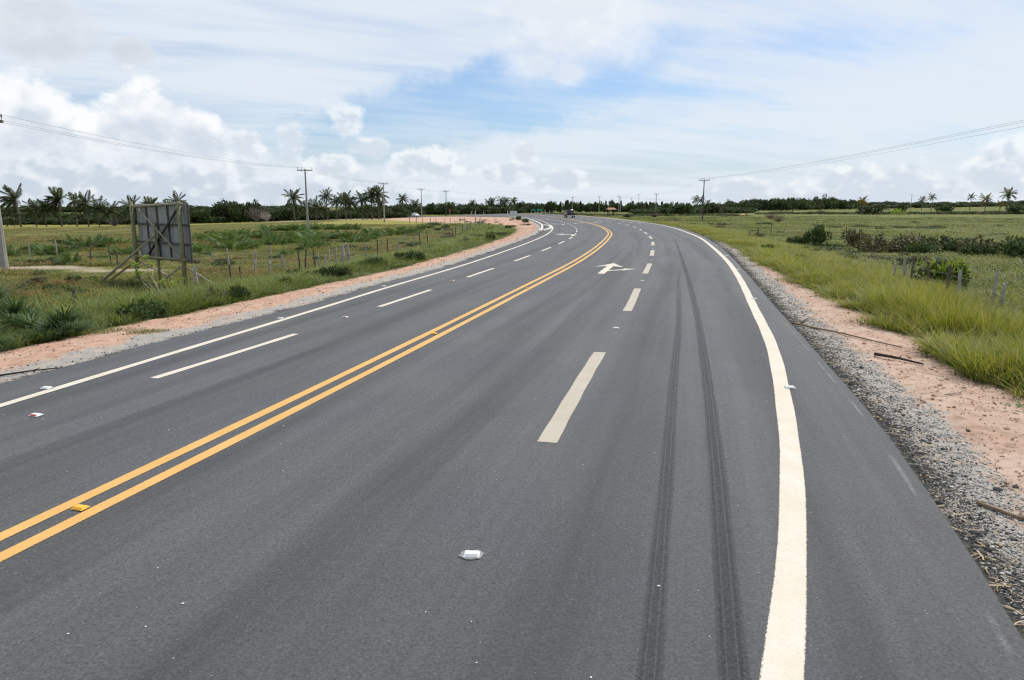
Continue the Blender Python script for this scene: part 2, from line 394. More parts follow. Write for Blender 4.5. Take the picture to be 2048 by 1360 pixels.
def ground_material():
    m, t, b, o = material('verge_and_field', .95, .1)
    co = t.n('ShaderNodeTexCoord').outputs['Object']
    d = t.attr('dist'); q = t.attr('q'); left = t.attr('left')
    n1 = t.noise(co, .9, 6, .62); n2 = t.noise(co, 5, 6, .65); n3 = t.noise(co, 42, 4, .7); n4 = t.noise(co, .06, 5, .6); n5 = t.noise(co, .35, 6, .65)
    # field: soil and low growth seen from afar, in patches
    f = t.mix(t.ss(n4, .40, .60), (.125, .150, .036), (.180, .160, .056))
    f = t.mix(t.ss(n5, .44, .62), f, (.050, .074, .020))
    f = t.mix(t.m('MULTIPLY', t.ss(n2, .52, .7), .6), f, (.20, .155, .085))
    f = t.mix(t.m('MULTIPLY', t.ss(t.attr('band'), .25, .75), .85), f, (.235, .215, .060))
    f = t.mix(t.m('MULTIPLY', t.attr('sand'), t.ss(n1, .3, .5)), f, (.33, .27, .21))
    soil = t.mix(t.ss(n1, .35, .65), t.mix(left, (.42, .282, .215), (.44, .268, .192)), t.mix(left, (.47, .352, .285), (.49, .330, .245)))
    soil = t.mix(t.m('MULTIPLY', t.ss(n2, .46, .66), .75), soil, (.29, .190, .140))
    soil = t.mix(t.m('MULTIPLY', t.ss(t.noise(co, 2.1, 6, .7, .4), .54, .66), .5), soil, (.50, .40, .32))
    soil = t.mix(t.m('MULTIPLY', t.ss(n3, .58, .70), .55), soil, (.16, .12, .095))
    n6 = t.noise(co, 75, 3, .75); n7 = t.noise(co, 24, 4, .7)
    grav = t.mix(t.ss(n6, .36, .66), (.17, .166, .157), (.46, .44, .408))
    grav = t.mix(t.m('MULTIPLY', t.ss(n7, .55, .68), .5), grav, (.09, .087, .083))
    grav = t.mix(t.m('MULTIPLY', t.ss(n2, .42, .66), t.lin(left, 0, 1, .45, .6)), grav, (.46, .36, .29))
    tar = t.mix(t.ss(n6, .4, .6), (.03, .03, .03), (.085, .082, .08))
    jit = t.m('ADD', t.lin(n1, .25, .75, -.35, .35), t.lin(n2, .25, .75, -.22, .22))
    gw = t.lin(left, 0, 1, .80, 1.0)
    c = t.mix(t.ss(t.m('ADD', q, t.m('MULTIPLY', jit, .5)), .86, 1.06), soil, f)
    gd = t.m('ADD', d, jit)
    c = t.mix(t.ss(gd, t.m('ADD', gw, .12), t.m('SUBTRACT', gw, .22)), c, grav)
    rim = t.m('ADD', d, t.m('MULTIPLY', jit, .7))
    c = t.mix(t.ss(rim, .42, .14), c, tar)
    t.link(c, b.inputs['Base Color'])
    h = t.m('ADD', t.m('MULTIPLY', n2, .6), t.m('ADD', t.m('MULTIPLY', n3, .35), t.m('MULTIPLY', n7, .3)))
    bump(t, b, h, .8, .05)
    return m
M_GROUND = ground_material()

# ------------------------------------------------------------------ ground sheet
def build_ground():
    a = np.unique(np.r_[np.arange(-180, -52, 4.0), np.arange(-52, 52, .3), np.arange(52, 180, 4.0)])
    a = R(1) * a; na = len(a)
    r = [.4]
    while r[-1] < 9000: r.append(r[-1] * (1.021 if r[-1] < 500 else 1.08) + .01)
    r = np.array(r); nr = len(r)
    rr, aa = np.meshgrid(r, a, indexing='ij')
    P = np.c_[(rr * np.sin(aa)).ravel(), (rr * np.cos(aa)).ravel()]
    info = edge_info(P); z = ground_z(P, info)
    d, left = info
    sw = soil_width(P, left)
    x, y = P[:, 0], P[:, 1]
    band = smooth(y, 92, 110) * smooth(-x, 14, 24) * (1 - smooth(y, 200, 240))
    sand = np.maximum(smooth(1 - np.hypot((x + 27.5) / 4.6, (y - 40.5) / 1.8), 0, .5), smooth(1 - np.hypot((x + 21.5) / 3.5, (y - 38.6) / 1.4), 0, .4))
    sand = np.maximum(sand, smooth(1 - np.hypot((x - 30) / 7, (y - 165) / 10), 0, .4))
    sand = np.maximum(sand, smooth(1 - np.hypot((x + 45) / 32, (y - 205) / 14), 0, .3))
    i, j = np.meshgrid(np.arange(nr - 1), np.arange(na), indexing='ij'); j2 = (j + 1) % na
    Fq = np.c_[(i * na + j).ravel(), (i * na + j2).ravel(), ((i + 1) * na + j2).ravel(), ((i + 1) * na + j).ravel()]
    V = np.c_[P, z]
    V = np.vstack([V, [[0, 0, z[:na].mean()]]]); Fl = Fq[:, ::-1].tolist() + [(len(V) - 1, k, (k + 1) % na) [::-1] for k in range(na)]
    ext = lambda q_, v: np.r_[q_, v]
    me = mesh_np('ground', V, Fl, M_GROUND, True, dict(dist=ext(d, -5), q=ext(d / sw, -1), left=ext(left * 1.0, 0), band=ext(band, 0), sand=ext(sand, 0)))
    tag(add('ground', me), kind='structure', label='flat green fields with pink soil and gravel verges beside the road')
build_ground()

# ------------------------------------------------------------------ road surface
def near_on(poly, q):
    d = np.hypot(poly[:, 0] - q[0], poly[:, 1] - q[1]); return poly[int(d.argmin())]
def build_road():
    V, lat, lon = [], [], []; n = len(YELLOW); K = 16
    Lp = [near_on(L_EDGE, q) for q in YELLOW]; Rp = [near_on(R_EDGE, q) for q in YELLOW]
    for i in range(n):
        l, r, y0 = Lp[i], Rp[i], YELLOW[i]
        cols = [l + (y0 - l) * t for t in np.linspace(0, 1, K // 2, endpoint=False)] + [y0 + (r - y0) * t for t in np.linspace(0, 1, K // 2 + 1)]
        ul = (l - y0) / np.linalg.norm(l - y0); ur = (r - y0) / np.linalg.norm(r - y0)
        wob = .025 * math.sin(i * 1.7) + .02 * math.sin(i * .63)
        cols = [l + ul * (.10 + wob)] + cols + [r + ur * (.10 + wob)]
        for k, c in enumerate(cols):
            z = float(road_z(c[0], c[1])) - (.13 if k in (0, len(cols) - 1) else 0)
            V.append((c[0], c[1], z)); s_ = 1 if k > K // 2 else -1
            lat.append(s_ * math.dist(c, y0)); lon.append(i * 1.0)
    m = K + 3; F = [(i * m + k, i * m + k + 1, (i + 1) * m + k + 1, (i + 1) * m + k) for i in range(n - 1) for k in range(m - 1)]
    F = [f[::-1] for f in F]
    me = mesh_np('road', V, F, M_ASPH, True, dict(lat=lat, lon=lon))
    if me.polygons[0].normal.z < 0: me.flip_normals()
    return tag(add('road', me), kind='structure', label='grey asphalt highway curving left with yellow double line')
ROAD = build_road()

def normals(P):
    T = np.gradient(P, axis=0); T /= np.linalg.norm(T, axis=1)[:, None]
    return np.c_[T[:, 1], -T[:, 0]]          # to the right of travel
def ribbon(name, P, width, mat, off=0.0, lift=.004, part='edge_line', wob=.004, parent=None):
    Nn = normals(P); c = P + Nn * off; V, E_ = [], []
    hw = width / 2 + wob * np.sin(np.arange(len(P)) * 1.3)
    for i in range(len(P)):
        for s_ in (-1, 0, 1):
            q = c[i] + Nn[i] * hw[i] * s_; V.append((q[0], q[1], float(road_z(q[0], q[1])) + lift)); E_.append(s_)
    F = [(i * 3 + k, i * 3 + k + 1, (i + 1) * 3 + k + 1, (i + 1) * 3 + k) for i in range(len(P) - 1) for k in range(2)]
    me = mesh_np(name, V, F, mat, False, dict(edge=E_))
    if me.polygons[0].normal.z < 0: me.flip_normals()
    return add(part, me, parent or ROAD)
def arclen(P): return np.r_[0, np.cumsum(np.linalg.norm(np.diff(P, axis=0), axis=1))]
def cut(P, a, b, step=.25):
    L = arclen(P); q = np.linspace(a, b, max(3, int((b - a) / step) + 1)); return np.c_[np.interp(q, L, P[:, 0]), np.interp(q, L, P[:, 1])]
def s_at(P, y): return float(np.interp(y, P[:, 1], arclen(P)))

ribbon('edge_line', R_LINE, .20, M_WHITE)
ribbon('edge_line', L_LINE, .145, M_WHITE)
for off in (-.14, .14):
    tag(ribbon('centre_line', YELLOW, .135, M_YEL, off=off, part='centre_line'))
# dashes: start positions measured along the road (forward distance of the near end)
sd0 = s_at(L_DASH, 9.32)
k = sd0 - 7.2
while k < arclen(L_DASH)[-1] - 4:
    ribbon('lane_dash', cut(L_DASH, max(0, k), k + 3.5), .135, M_WHITE, part='lane_dash'); k += 7.15
sd0 = s_at(R_DASH, 6.63)
k = sd0
while k < arclen(R_DASH)[-1] - 4:
    ribbon('lane_dash', cut(R_DASH, k, k + 4.5), .205, M_CREAM, part='lane_dash'); k += 9.15
# a second broken line where the carriageway widens
WID = curve([(17.4, 95), (17.2, 110), (16.4, 130), (15.2, 150), (13.2, 175)], .25, 2)
k = 0
while k < arclen(WID)[-1] - 3: ribbon('lane_dash', cut(WID, k, k + 3), .15, M_WHITE, part='lane_dash'); k += 7

def arrow(polys, x, y, hd, name='lane_arrow', mat=None):
    """flat painted arrow; polys in (right, forward) metres, hd = heading of the lane"""
    V, F, E_ = [], [], []
    fx, fy = math.sin(hd), math.cos(hd)
    for pl_ in polys:
        b = len(V)
        for u, v_ in pl_:
            q = (x + u * fy + v_ * fx, y - u * fx + v_ * fy); V.append((q[0], q[1], float(road_z(*q)) + .004)); E_.append(.5)
        F.append(tuple(range(b, b + len(pl_))))
    me = mesh_np(name, V, F, mat or M_WHITE, False, dict(edge=E_))
    for po in me.polygons:
        if po.normal.z < 0: po.flip()
    return add(name, me, ROAD)
STRAIGHT_RIGHT = [[(-.12, 0), (.12, 0), (.12, 1.0), (.12, 1.35), (.12, 3.2), (-.12, 3.2)], [(-.55, 2.85), (-.12, 3.2), (.12, 3.2), (.55, 2.85), (0, 4.7)],
                  [(.12, 1.0), (.62, 1.62), (.62, 1.92), (.12, 1.35)], [(.62, 1.4), (1.05, 2.2), (.62, 2.2)]]
LEFT_TURN = [[(.0, 0), (.3, 0), (.3, 2.6), (0, 2.6)], [(0, 1.9), (0, 2.6), (-.75, 3.3), (-.75, 2.6)], [(-.75, 1.9), (-.75, 4.1), (-1.5, 3.2)]]
RIGHT_TURN = [[(-u, v_) for u, v_ in q][::-1] for q in LEFT_TURN]
arrow(STRAIGHT_RIGHT, 3.1, 24.4, math.atan2(.24, 1))
arrow(LEFT_TURN, 4.7, 56.5, math.atan2(.12, 1)); arrow(LEFT_TURN, 6.5, 92, .03); arrow(LEFT_TURN, 6.4, 128, -.05)
arrow(RIGHT_TURN, 9.0, 98, -.0); arrow(RIGHT_TURN, 12.6, 104.5, -.02)

# tyre skid marks: a pair of dual tyre tracks
def skid_material():
    m, t, b, o, co = asphalt_nodes('tyre_rubber_on_asphalt', .45, streak=False)
    ed = t.m('ABSOLUTE', t.attr('edge')); sg = t.attr('edge'); lon = t.attr('lon')
    n = t.noise(co, 85, 3, .7); n2 = t.noise(t.comb(sg, t.m('MULTIPLY', lon, .15), 0.0), 2.5, 3, .6)
    rib = t.m('ABSOLUTE', t.m('SUBTRACT', ed, .34)); rib = t.m('MAXIMUM', t.ss(rib, .085, .03), t.m('MULTIPLY', t.ss(t.m('ABSOLUTE', t.m('SUBTRACT', ed, .70)), .05, .02), .6))
    a = t.m('MULTIPLY', t.ss(t.m('ADD', ed, t.lin(n2, .3, .7, -.15, .15)), 1.0, .6), t.m('SUBTRACT', 1.0, t.m('MULTIPLY', rib, .75)))
    a = t.m('MULTIPLY', a, t.lin(n, .34, .64, .18, .85)); a = t.m('MULTIPLY', a, t.lin(n2, .34, .66, .6, 1.0))
    a = t.m('MULTIPLY', a, t.attr('fade'))
    tr = t.n('ShaderNodeBsdfTransparent'); mx = t.n('ShaderNodeMixShader')
    t.link(a, mx.inputs[0]); t.link(tr.outputs[0], mx.inputs[1]); t.link(b.outputs[0], mx.inputs[2]); t.link(mx.outputs[0], o.inputs['Surface'])
    return m
M_SKID = skid_material()
SK_L = curve([(-.9, -3), (.1, .8), (.68, 3.09), (.93, 4.09), (1.22, 5.25), (2.18, 9.18), (3.45, 14.26), (5.3, 22.26), (6.9, 29)], .25, 1.5)
SK_R = curve([(-.6, -3), (.5, .8), (1.09, 3.09), (1.37, 4.09), (1.66, 5.25), (2.64, 9.18), (4.35, 16.5), (6.4, 25.84), (9.0, 38), (11.9, 52), (13.6, 62)], .25, 1.5)
SK_C = curve([(-1.4, 9), (.3, 15), (2.2, 22), (4.4, 31), (6.6, 41)], .25, 1.5)
SK_D = curve([(-.9, 9), (.8, 15), (2.75, 22), (5.0, 31), (7.2, 41)], .25, 1.5)
for P, wd, f0 in ((SK_L, .145, .85), (SK_R, .17, 1.0), (SK_C, .3, .22), (SK_D, .3, .18)):
    o = ribbon('tyre_mark', P, wd, M_SKID, lift=.0045, part='tyre_mark', wob=.002); L = arclen(P)
    fd = f0 * np.interp(L / L[-1], [0, .05, .6, 1], [.9, 1, .75, 0]) if f0 > .5 else f0 * np.interp(L / L[-1], [0, .2, .8, 1], [0, 1, 1, 0])
    for nm, ar in (('lon', np.repeat(L, 3)), ('fade', np.repeat(fd, 3))):
        at = o.data.attributes.new(nm, 'FLOAT', 'POINT'); at.data.foreach_set('value', ar.astype(np.float32))

M_CRACK = simple('dark_crack', (.02, .02, .02), .9, .2)
for pts in ([(10.1, 49.6), (10.9, 48.8), (11.6, 48.9), (12.6, 48.0), (13.2, 48.1)],):
    ribbon('crack', np.array(pts), .012 if pts[0][1] < 20 else .05, M_CRACK, lift=.0045, part='crack', wob=.004)
# pale scuffed seam just inside the right asphalt edge
def scuff_material():
    m, t, b, o = material('pale_scuffed_seam', .85, .2); co = t.n('ShaderNodeTexCoord').outputs['Object']; b.inputs['Base Color'].default_value = (.30, .30, .30, 1)
    a = t.m('MULTIPLY', t.ss(t.m('ABSOLUTE', t.attr('edge')), 1.0, .1), t.m('MULTIPLY', t.ss(t.noise(co, .8, 4, .6), .42, .66), t.lin(t.noise(co, 60, 3, .7), .35, .65, .15, .9)))
    tr = t.n('ShaderNodeBsdfTransparent'); mx = t.n('ShaderNodeMixShader'); t.link(a, mx.inputs[0]); t.link(tr.outputs[0], mx.inputs[1]); t.link(b.outputs[0], mx.inputs[2]); t.link(mx.outputs[0], o.inputs['Surface']); return m
ribbon('edge_seam', R_EDGE[(R_EDGE[:, 1] > 1) & (R_EDGE[:, 1] < 30)], .06, scuff_material(), off=-.11, lift=.004, part='edge_seam', wob=.012)

# kerb round the soil island on the left
M_KERB = simple('whitewashed_kerb_concrete', (.58, .56, .52), .85, .18, 6, bmp=.01)
KP = L_EDGE[(L_EDGE[:, 1] > 66) & (L_EDGE[:, 1] < 158)]
def kerb(name, P, off, wd, h):
    Nn = normals(P); mb = MB(); prev = None
    for i in range(0, len(P), 2):
        row = []
        for o_, z_ in ((off, -.05), (off, h), (off - wd, h), (off - wd, -.05)):
            q = P[i] + Nn[i] * o_; row.append((q[0], q[1], float(road_z(*q)) + z_))
        b = len(mb.V); mb.V += row
        if prev is not None:
            for k in range(3): mb.F.append((prev + k, prev + k + 1, b + k + 1, b + k))
        else: mb.F.append((b, b + 1, b + 2, b + 3))
        prev = b
    mb.F.append((prev + 3, prev + 2, prev + 1, prev)); return mb.mesh(name, M_KERB)
ko = tag(add('kerb', kerb('kerb', KP, -.12, .22, .13)), kind='structure', label='pale concrete kerb bounding the pink soil island on the left')
KP2 = cut(L_EDGE, s_at(L_EDGE, 68), s_at(L_EDGE, 88), .5)
Nn = normals(KP2); bulge = np.sin(np.linspace(0, math.pi, len(KP2)))[:, None] * .75
tag(add('kerb', kerb('kerb_bay', KP2 + Nn * (.1 + bulge), 0, .25, .12)), kind='structure', label='short white kerb bulging into the road at the island corner')

# ------------------------------------------------------------------ plants: leaf shapes
def pack(parts):
    """join [(V, F, t, r)] into one set of arrays"""
    V, F, T, Q, b = [], [], [], [], 0
    for v, f, t, r in parts:
        V += v; F += [tuple(i + b for i in q) for q in f]; T += t; Q += r; b += len(v)
    return V, F, T, Q
def leaf_mesh(name, parts, mat):
    V, F, T, Q = pack(parts); return mesh_np(name, V, F, mat, False, dict(t=T, r=Q))
def blade(x, y, h, wd, az, lean, curl, r, segs=3):
    V, F, T = [], [], []; ca, sa = math.cos(az), math.sin(az); px, py = -sa, ca
    for i in range(segs + 1):
        u = i / segs; out = h * (lean * u + curl * u * u); z = h * u * (1 - .35 * curl * u); ww = wd * (1 - u ** 1.6) * .5
        if i == segs: V.append((x + ca * out, y + sa * out, z)); T.append(u)
        else:
            V += [(x + ca * out + px * ww, y + sa * out + py * ww, z), (x + ca * out - px * ww, y + sa * out - py * ww, z)]; T += [u, u]
    for i in range(segs - 1): F.append((2 * i, 2 * i + 1, 2 * i + 3, 2 * i + 2))
    F.append((2 * segs - 2, 2 * segs - 1, 2 * segs)); return V, F, T, [r] * len(V)
def tuft(name, n, h, spread, wd, lean, curl, mat, seed, wind=.25, segs=3):
    rd = random.Random(seed); L = []
    for k in range(n):
        a = rd.uniform(0, 6.283); q = spread * math.sqrt(rd.random()); hh = h * rd.uniform(.45, 1.0)
        az_ = a + rd.gauss(0, .8)
        if rd.random() < wind: az_ = math.pi + rd.gauss(0, .5)
        L.append(blade(q * math.cos(a), q * math.sin(a), hh, wd * rd.uniform(.7, 1.3), az_, lean * rd.uniform(.2, 1.3), curl * rd.uniform(.3, 1.4), rd.random(), segs))
    return leaf_mesh(name, L, mat)
def oval(c, d, n_, ln, wd, r, fold=.15):
    """a pointed leaf at c along d, facing n_"""
    c, d, n_ = Vector(c), Vector(d).normalized(), Vector(n_); s_ = d.cross(n_).normalized(); u = s_.cross(d)
    V = [c, c + d * ln * .45 + s_ * wd * .5 + u * fold * wd, c + d * ln, c + d * ln * .45 - s_ * wd * .5 + u * fold * wd]
    return [tuple(q) for q in V], [(0, 1, 2, 3)], [.2, .6, 1, .6], [r] * 4
def weed(name, n, h, spread, ln, mat, seed):
    rd = random.Random(seed); L = []
    for k in range(n):
        a = rd.uniform(0, 6.283); q = spread * rd.random() ** .6; z = h * rd.uniform(.1, 1) * (1 - .5 * (q / spread) ** 2)
        d = Vector((math.cos(a) + rd.gauss(0, .4), math.sin(a) + rd.gauss(0, .4), rd.uniform(-.1, .7)))
        L.append(oval((q * math.cos(a), q * math.sin(a), z), d, (rd.gauss(0, .3), rd.gauss(0, .3), 1), ln * rd.uniform(.6, 1.2), ln * .42 * rd.uniform(.7, 1.2), rd.random()))
    return leaf_mesh(name, L, mat)
def crown(name, mat, seed, nb, nl, leaf, shape='round'):
    """leaf clumps spread through a crown of radius 1 (x,y) standing on z = 0..1"""
    rd = random.Random(seed); L = []; B = []
    for k in range(nb):
        a = rd.uniform(0, 6.283)
        if shape == 'round': q = rd.random() ** .55 * .72; z = .28 + .5 * rd.random() * (1 - .5 * q); rr = rd.uniform(.2, .36)
        elif shape == 'low': q = rd.random() ** .5 * .8; z = .22 + .42 * rd.random() * (1 - q * .6); rr = rd.uniform(.16, .3)
        elif shape == 'open': q = rd.random() ** .5 * .85; z = .45 + .45 * rd.random(); rr = rd.uniform(.12, .24)
        else: z = .12 + .86 * (k + rd.random()) / nb; q = rd.random() * .55 * (1.05 - z); rr = rd.uniform(.12, .26) * (1.25 - z)
        B.append((q * math.cos(a), q * math.sin(a), z, rr))
    for k in range(nl):
        bx, by, bz, rr = B[k % nb]
        d = Vector((rd.gauss(0, 1), rd.gauss(0, 1), rd.gauss(.25, .9))).normalized()
        rad = rr * rd.uniform(.55, 1.12); c = Vector((bx, by, bz)) + Vector((d.x * rad, d.y * rad, d.z * rad * .8))
        if c.z < .02: c.z = .02 + rd.random() * .1
        g_ = Vector((rd.gauss(0, .6), rd.gauss(0, .6), rd.gauss(-.1, .5)))
        ld = (g_ + d * .5); n_ = d + Vector((rd.gauss(0, .5), rd.gauss(0, .5), rd.gauss(.4, .5)))
        if ld.cross(n_).length < 1e-3: continue
        L.append(oval(c, ld, n_, leaf * rd.uniform(.7, 1.5), leaf * rd.uniform(.5, .9), rd.random()))
    return leaf_mesh(name, L, mat)
def frond_parts(length, nl=22, droop=.5, lw=.05, ll=.34, seed=0, hang=.35):
    """a feather palm leaf along +X"""
    rd = random.Random(seed); P = []; L = []
    for i in range(nl + 1):
        u = i / nl; P.append(Vector((length * (u - .12 * droop * u * u), 0, length * (.10 * u - droop * u * u))))
    V, F, T = [], [], []
    for i, q in enumerate(P):
        ww = .018 * length * (1 - .8 * i / nl); V += [(q.x, -ww, q.z), (q.x, ww, q.z)]; T += [.3, .3]
    for i in range(nl): F.append((2 * i, 2 * i + 1, 2 * i + 3, 2 * i + 2))
    L.append((V, F, T, [.5] * len(V)))
    for i in range(2, nl + 1):
        t = (P[i] - P[i - 1]).normalized(); u = i / nl; ln = length * ll * math.sin(math.pi * (.12 + .80 * u)) ** .7
        for s_ in (-1, 1):
            d = t * .62 + Vector((0, s_ * .85, 0)) + Vector((0, 0, -hang * rd.uniform(.4, 1.3))); d.normalize()
            q = P[i]; up = Vector((0, 0, 1)); side = d.cross(up).normalized() * lw * length * .5
            m_ = q + d * ln * .5 + side; m2 = q + d * ln * .5 - side; tip = q + d * ln + Vector((0, 0, -ln * .22))
            L.append(([tuple(q), tuple(m_), tuple(tip), tuple(m2)], [(0, 1, 2, 3)], [.2, .5, 1, .5], [rd.random()] * 4))
    return L

G_GOLD = foliage('golden_verge_grass', (.050, .108, .016), (.225, .250, .048), .5, .45, (.40, .33, .13), .75)
G_LUSH = foliage('lush_green_grass', (.048, .092, .018), (.150, .210, .045), .6, .42, (.33, .29, .15), .75)
G_FIELD = foliage('field_grass', (.078, .114, .024), (.228, .230, .054), .65, .38, (.32, .22, .10), .7)
G_FIELD_R = foliage('meadow_grass', (.064, .106, .020), (.215, .235, .052), .65, .40, (.34, .28, .12), .6)
G_DRY = foliage('dry_seed_stalks', (.24, .19, .08), (.46, .37, .19), .4, .3)
G_RUST = foliage('rusty_weed', (.12, .075, .035), (.26, .135, .065), .5, .3)
G_WEED = foliage('broadleaf_weed', (.045, .075, .020), (.085, .135, .034), .5, .3)
G_DARK = foliage('dark_tree_leaves', (.028, .046, .017), (.056, .082, .028), .5, .18)
G_MID = foliage('scrub_leaves', (.030, .056, .016), (.062, .098, .028), .5, .25)
G_PALM = foliage('palm_fronds', (.034, .050, .018), (.072, .094, .032), .5, .22)
G_SCRUB = foliage('scrub_palm_fronds', (.055, .108, .030), (.140, .205, .072), .45, .28)
G_YEL = foliage('yellowing_palm_fronds', (.10, .10, .03), (.36, .27, .06), .45, .3)
G_LIME = foliage('young_lime_leaves', (.12, .20, .03), (.30, .38, .06), .4, .4)
G_BROWN = foliage('dry_brown_scrub', (.062, .060, .032), (.130, .118, .062), .5, .2)
G_CAS = foliage('casuarina_foliage', (.030, .046, .022), (.055, .075, .036), .5, .2)
M_STRAW = foliage('dry_straw', (.26, .19, .11), (.36, .28, .17), .6, .1)

def scatter(name, protos, P, rz, sc, idx, label, group=None, hsc=None):
    """one object whose points carry copies of the given small meshes"""
    col = bpy.data.collections.new(name + '_shapes')
    for i, me in enumerate(protos):
        po = bpy.data.objects.new('%s_shape_%02d' % (name, i), me); col.objects.link(po)
    me = bpy.data.meshes.new(name); me.vertices.add(len(P)); me.vertices.foreach_set('co', np.asarray(P, np.float32).ravel())
    hs = sc if hsc is None else hsc
    for nm, a in (('rz', rz), ('sx', sc), ('sz', hs)):
        at = me.attributes.new(nm, 'FLOAT', 'POINT'); at.data.foreach_set('value', np.asarray(a, np.float32))
    at = me.attributes.new('ix', 'INT', 'POINT'); at.data.foreach_set('value', np.asarray(idx, np.int32))
    o = add(name, me); tag(o, label, kind='stuff')
    ng = bpy.data.node_groups.new(name, 'GeometryNodeTree')
    ng.interface.new_socket('Geometry', in_out='INPUT', socket_type='NodeSocketGeometry'); ng.interface.new_socket('Geometry', in_out='OUTPUT', socket_type='NodeSocketGeometry')
    N = ng.nodes; K = ng.links
    gi, go = N.new('NodeGroupInput'), N.new('NodeGroupOutput'); ip = N.new('GeometryNodeInstanceOnPoints'); ci = N.new('GeometryNodeCollectionInfo')
    ci.inputs['Collection'].default_value = col; ci.inputs['Separate Children'].default_value = True; ci.inputs['Reset Children'].default_value = True
    def at_(nm, tp='FLOAT'):
        n_ = N.new('GeometryNodeInputNamedAttribute'); n_.data_type = tp; n_.inputs['Name'].default_value = nm; return n_.outputs['Attribute']
    cr, cs = N.new('ShaderNodeCombineXYZ'), N.new('ShaderNodeCombineXYZ')
    K.new(at_('rz'), cr.inputs[2]); K.new(at_('sx'), cs.inputs[0]); K.new(at_('sx'), cs.inputs[1]); K.new(at_('sz'), cs.inputs[2])
    K.new(gi.outputs[0], ip.inputs['Points']); K.new(ci.outputs[0], ip.inputs['Instance']); ip.inputs['Pick Instance'].default_value = True
    K.new(at_('ix', 'INT'), ip.inputs['Instance Index']); K.new(cr.outputs[0], ip.inputs['Rotation']); K.new(cs.outputs[0], ip.inputs['Scale'])
    K.new(ip.outputs[0], go.inputs[0])
    md = o.modifiers.new('scatter', 'NODES'); md.node_group = ng
    return o

# ------------------------------------------------------------------ grass and weeds
def sample(n, r0, r1, p_, a0=-46, a1=46):
    """points on the ground, denser close by; area density falls as r**-p_"""
    u = rng.random(n); e = 2 - p_; r = (r0 ** e + u * (r1 ** e - r0 ** e)) ** (1 / e); a = R(1) * rng.uniform(a0, a1, n)
    P = np.c_[r * np.sin(a), r * np.cos(a)]; info = edge_info(P); return P, info, r
def keep(P, info, r, m): return P[m], (info[0][m], info[1][m]), r[m]

tall = [tuft('tall_%d' % i, 34, .85, .22, .011, .30, .38, G_GOLD, 20 + i, .35) for i in range(4)] + [tuft('dry_%d' % i, 16, 1.0, .25, .008, .25, .3, G_DRY, 25 + i, .4) for i in range(2)] + [weed('vweed_%d' % i, 46, .5, .3, .10, G_WEED, 55 + i) for i in range(2)]
lush = [tuft('lush_%d' % i, 34, .55, .22, .012, .35, .5, G_LUSH, 30 + i, .2) for i in range(4)]
fld = [tuft('fld_%d' % i, 26, .38, .26, .013, .4, .5, G_FIELD, 40 + i, .25) for i in range(4)] + [weed('weed_%d' % i, 40, .3, .28, .085, G_WEED, 50 + i) for i in range(2)] + [tuft('rust_%d' % i, 22, .42, .26, .016, .4, .4, G_RUST, 46 + i, .2) for i in range(2)]
mead = [tuft('mead_%d' % i, 28, .42, .26, .013, .35, .5, G_FIELD_R, 60 + i, .3) for i in range(4)] + [weed('mweed_%d' % i, 40, .32, .28, .085, G_WEED, 70 + i) for i in range(2)]

# right verge: tall golden grass
P, info, r = sample(52000, 5, 110, 1.35, 4, 48)
d, left = info; sw = soil_width(P, left); nz = fbm2(P[:, 0] * .45, P[:, 1] * .45, 21)
m = (~left) & (d > sw * (1.0 + .5 * fbm2(P[:, 0] * .7, P[:, 1] * .7, 28))) & (d < 6.5 + 1.5 * nz) & (rng.random(len(P)) < np.clip(.72 + nz * 1.0, .15, 1))
P, info, r = keep(P, info, r, m); d = info[0]; nz = nz[m]; sw = sw[m]
g = .55 + .6 * smooth(d, sw, sw + .8); g *= (1 + .35 * (r < 16)) * np.where(r < 16, 1.0, np.clip(1.0 - (r - 16) / 60, .5, 1)) * (.75 + .6 * fbm2(P[:, 0] * 1.1, P[:, 1] * 1.1, 26) + .3 * nz)
sc = 1 + r / 45
scatter('verge_grass', tall, np.c_[P, ground_z(P, info) - .02], rng.uniform(0, .9, len(P)), sc * .9, np.where(rng.random(len(P)) < .16, rng.integers(4, 8, len(P)), rng.integers(0, 4, len(P))), 'tall golden green grass on the right verge', hsc=np.clip(g * rng.uniform(.75, 1.15, len(P)), .25, 1.5))
# left verge: lush green grass
P, info, r = sample(70000, 8, 130, 1.3, -46, 2)
d, left = info; sw = soil_width(P, left); nz = fbm2(P[:, 0] * .4, P[:, 1] * .4, 22)
wdt = np.interp(P[:, 1], [0, 25, 45, 70, 120], [7, 5.5, 5.0, 5.5, 4])
m = left & (d > sw * (.98 + .25 * nz)) & (d < sw + wdt + 1.5 * nz) & (rng.random(len(P)) < np.clip(.75 + nz, .2, 1))
P, info, r = keep(P, info, r, m); d = info[0]; nz = nz[m]; sw = sw[m]
g = .35 + .75 * smooth(d, sw, sw + 1.6) + .5 * nz + .45 * smooth(-P[:, 0], 7.5, 10) * (P[:, 1] < 26)
scatter('verge_grass', lush + [fld[4]], np.c_[P, ground_z(P, info) - .02], rng.uniform(0, 6.28, len(P)), (1 + r / 45) * .9, np.minimum(rng.integers(0, 6, len(P)), 4), 'lush green grass between the left soil verge and the fence', hsc=np.clip(g * rng.uniform(.75, 1.2, len(P)), .25, 1.7))
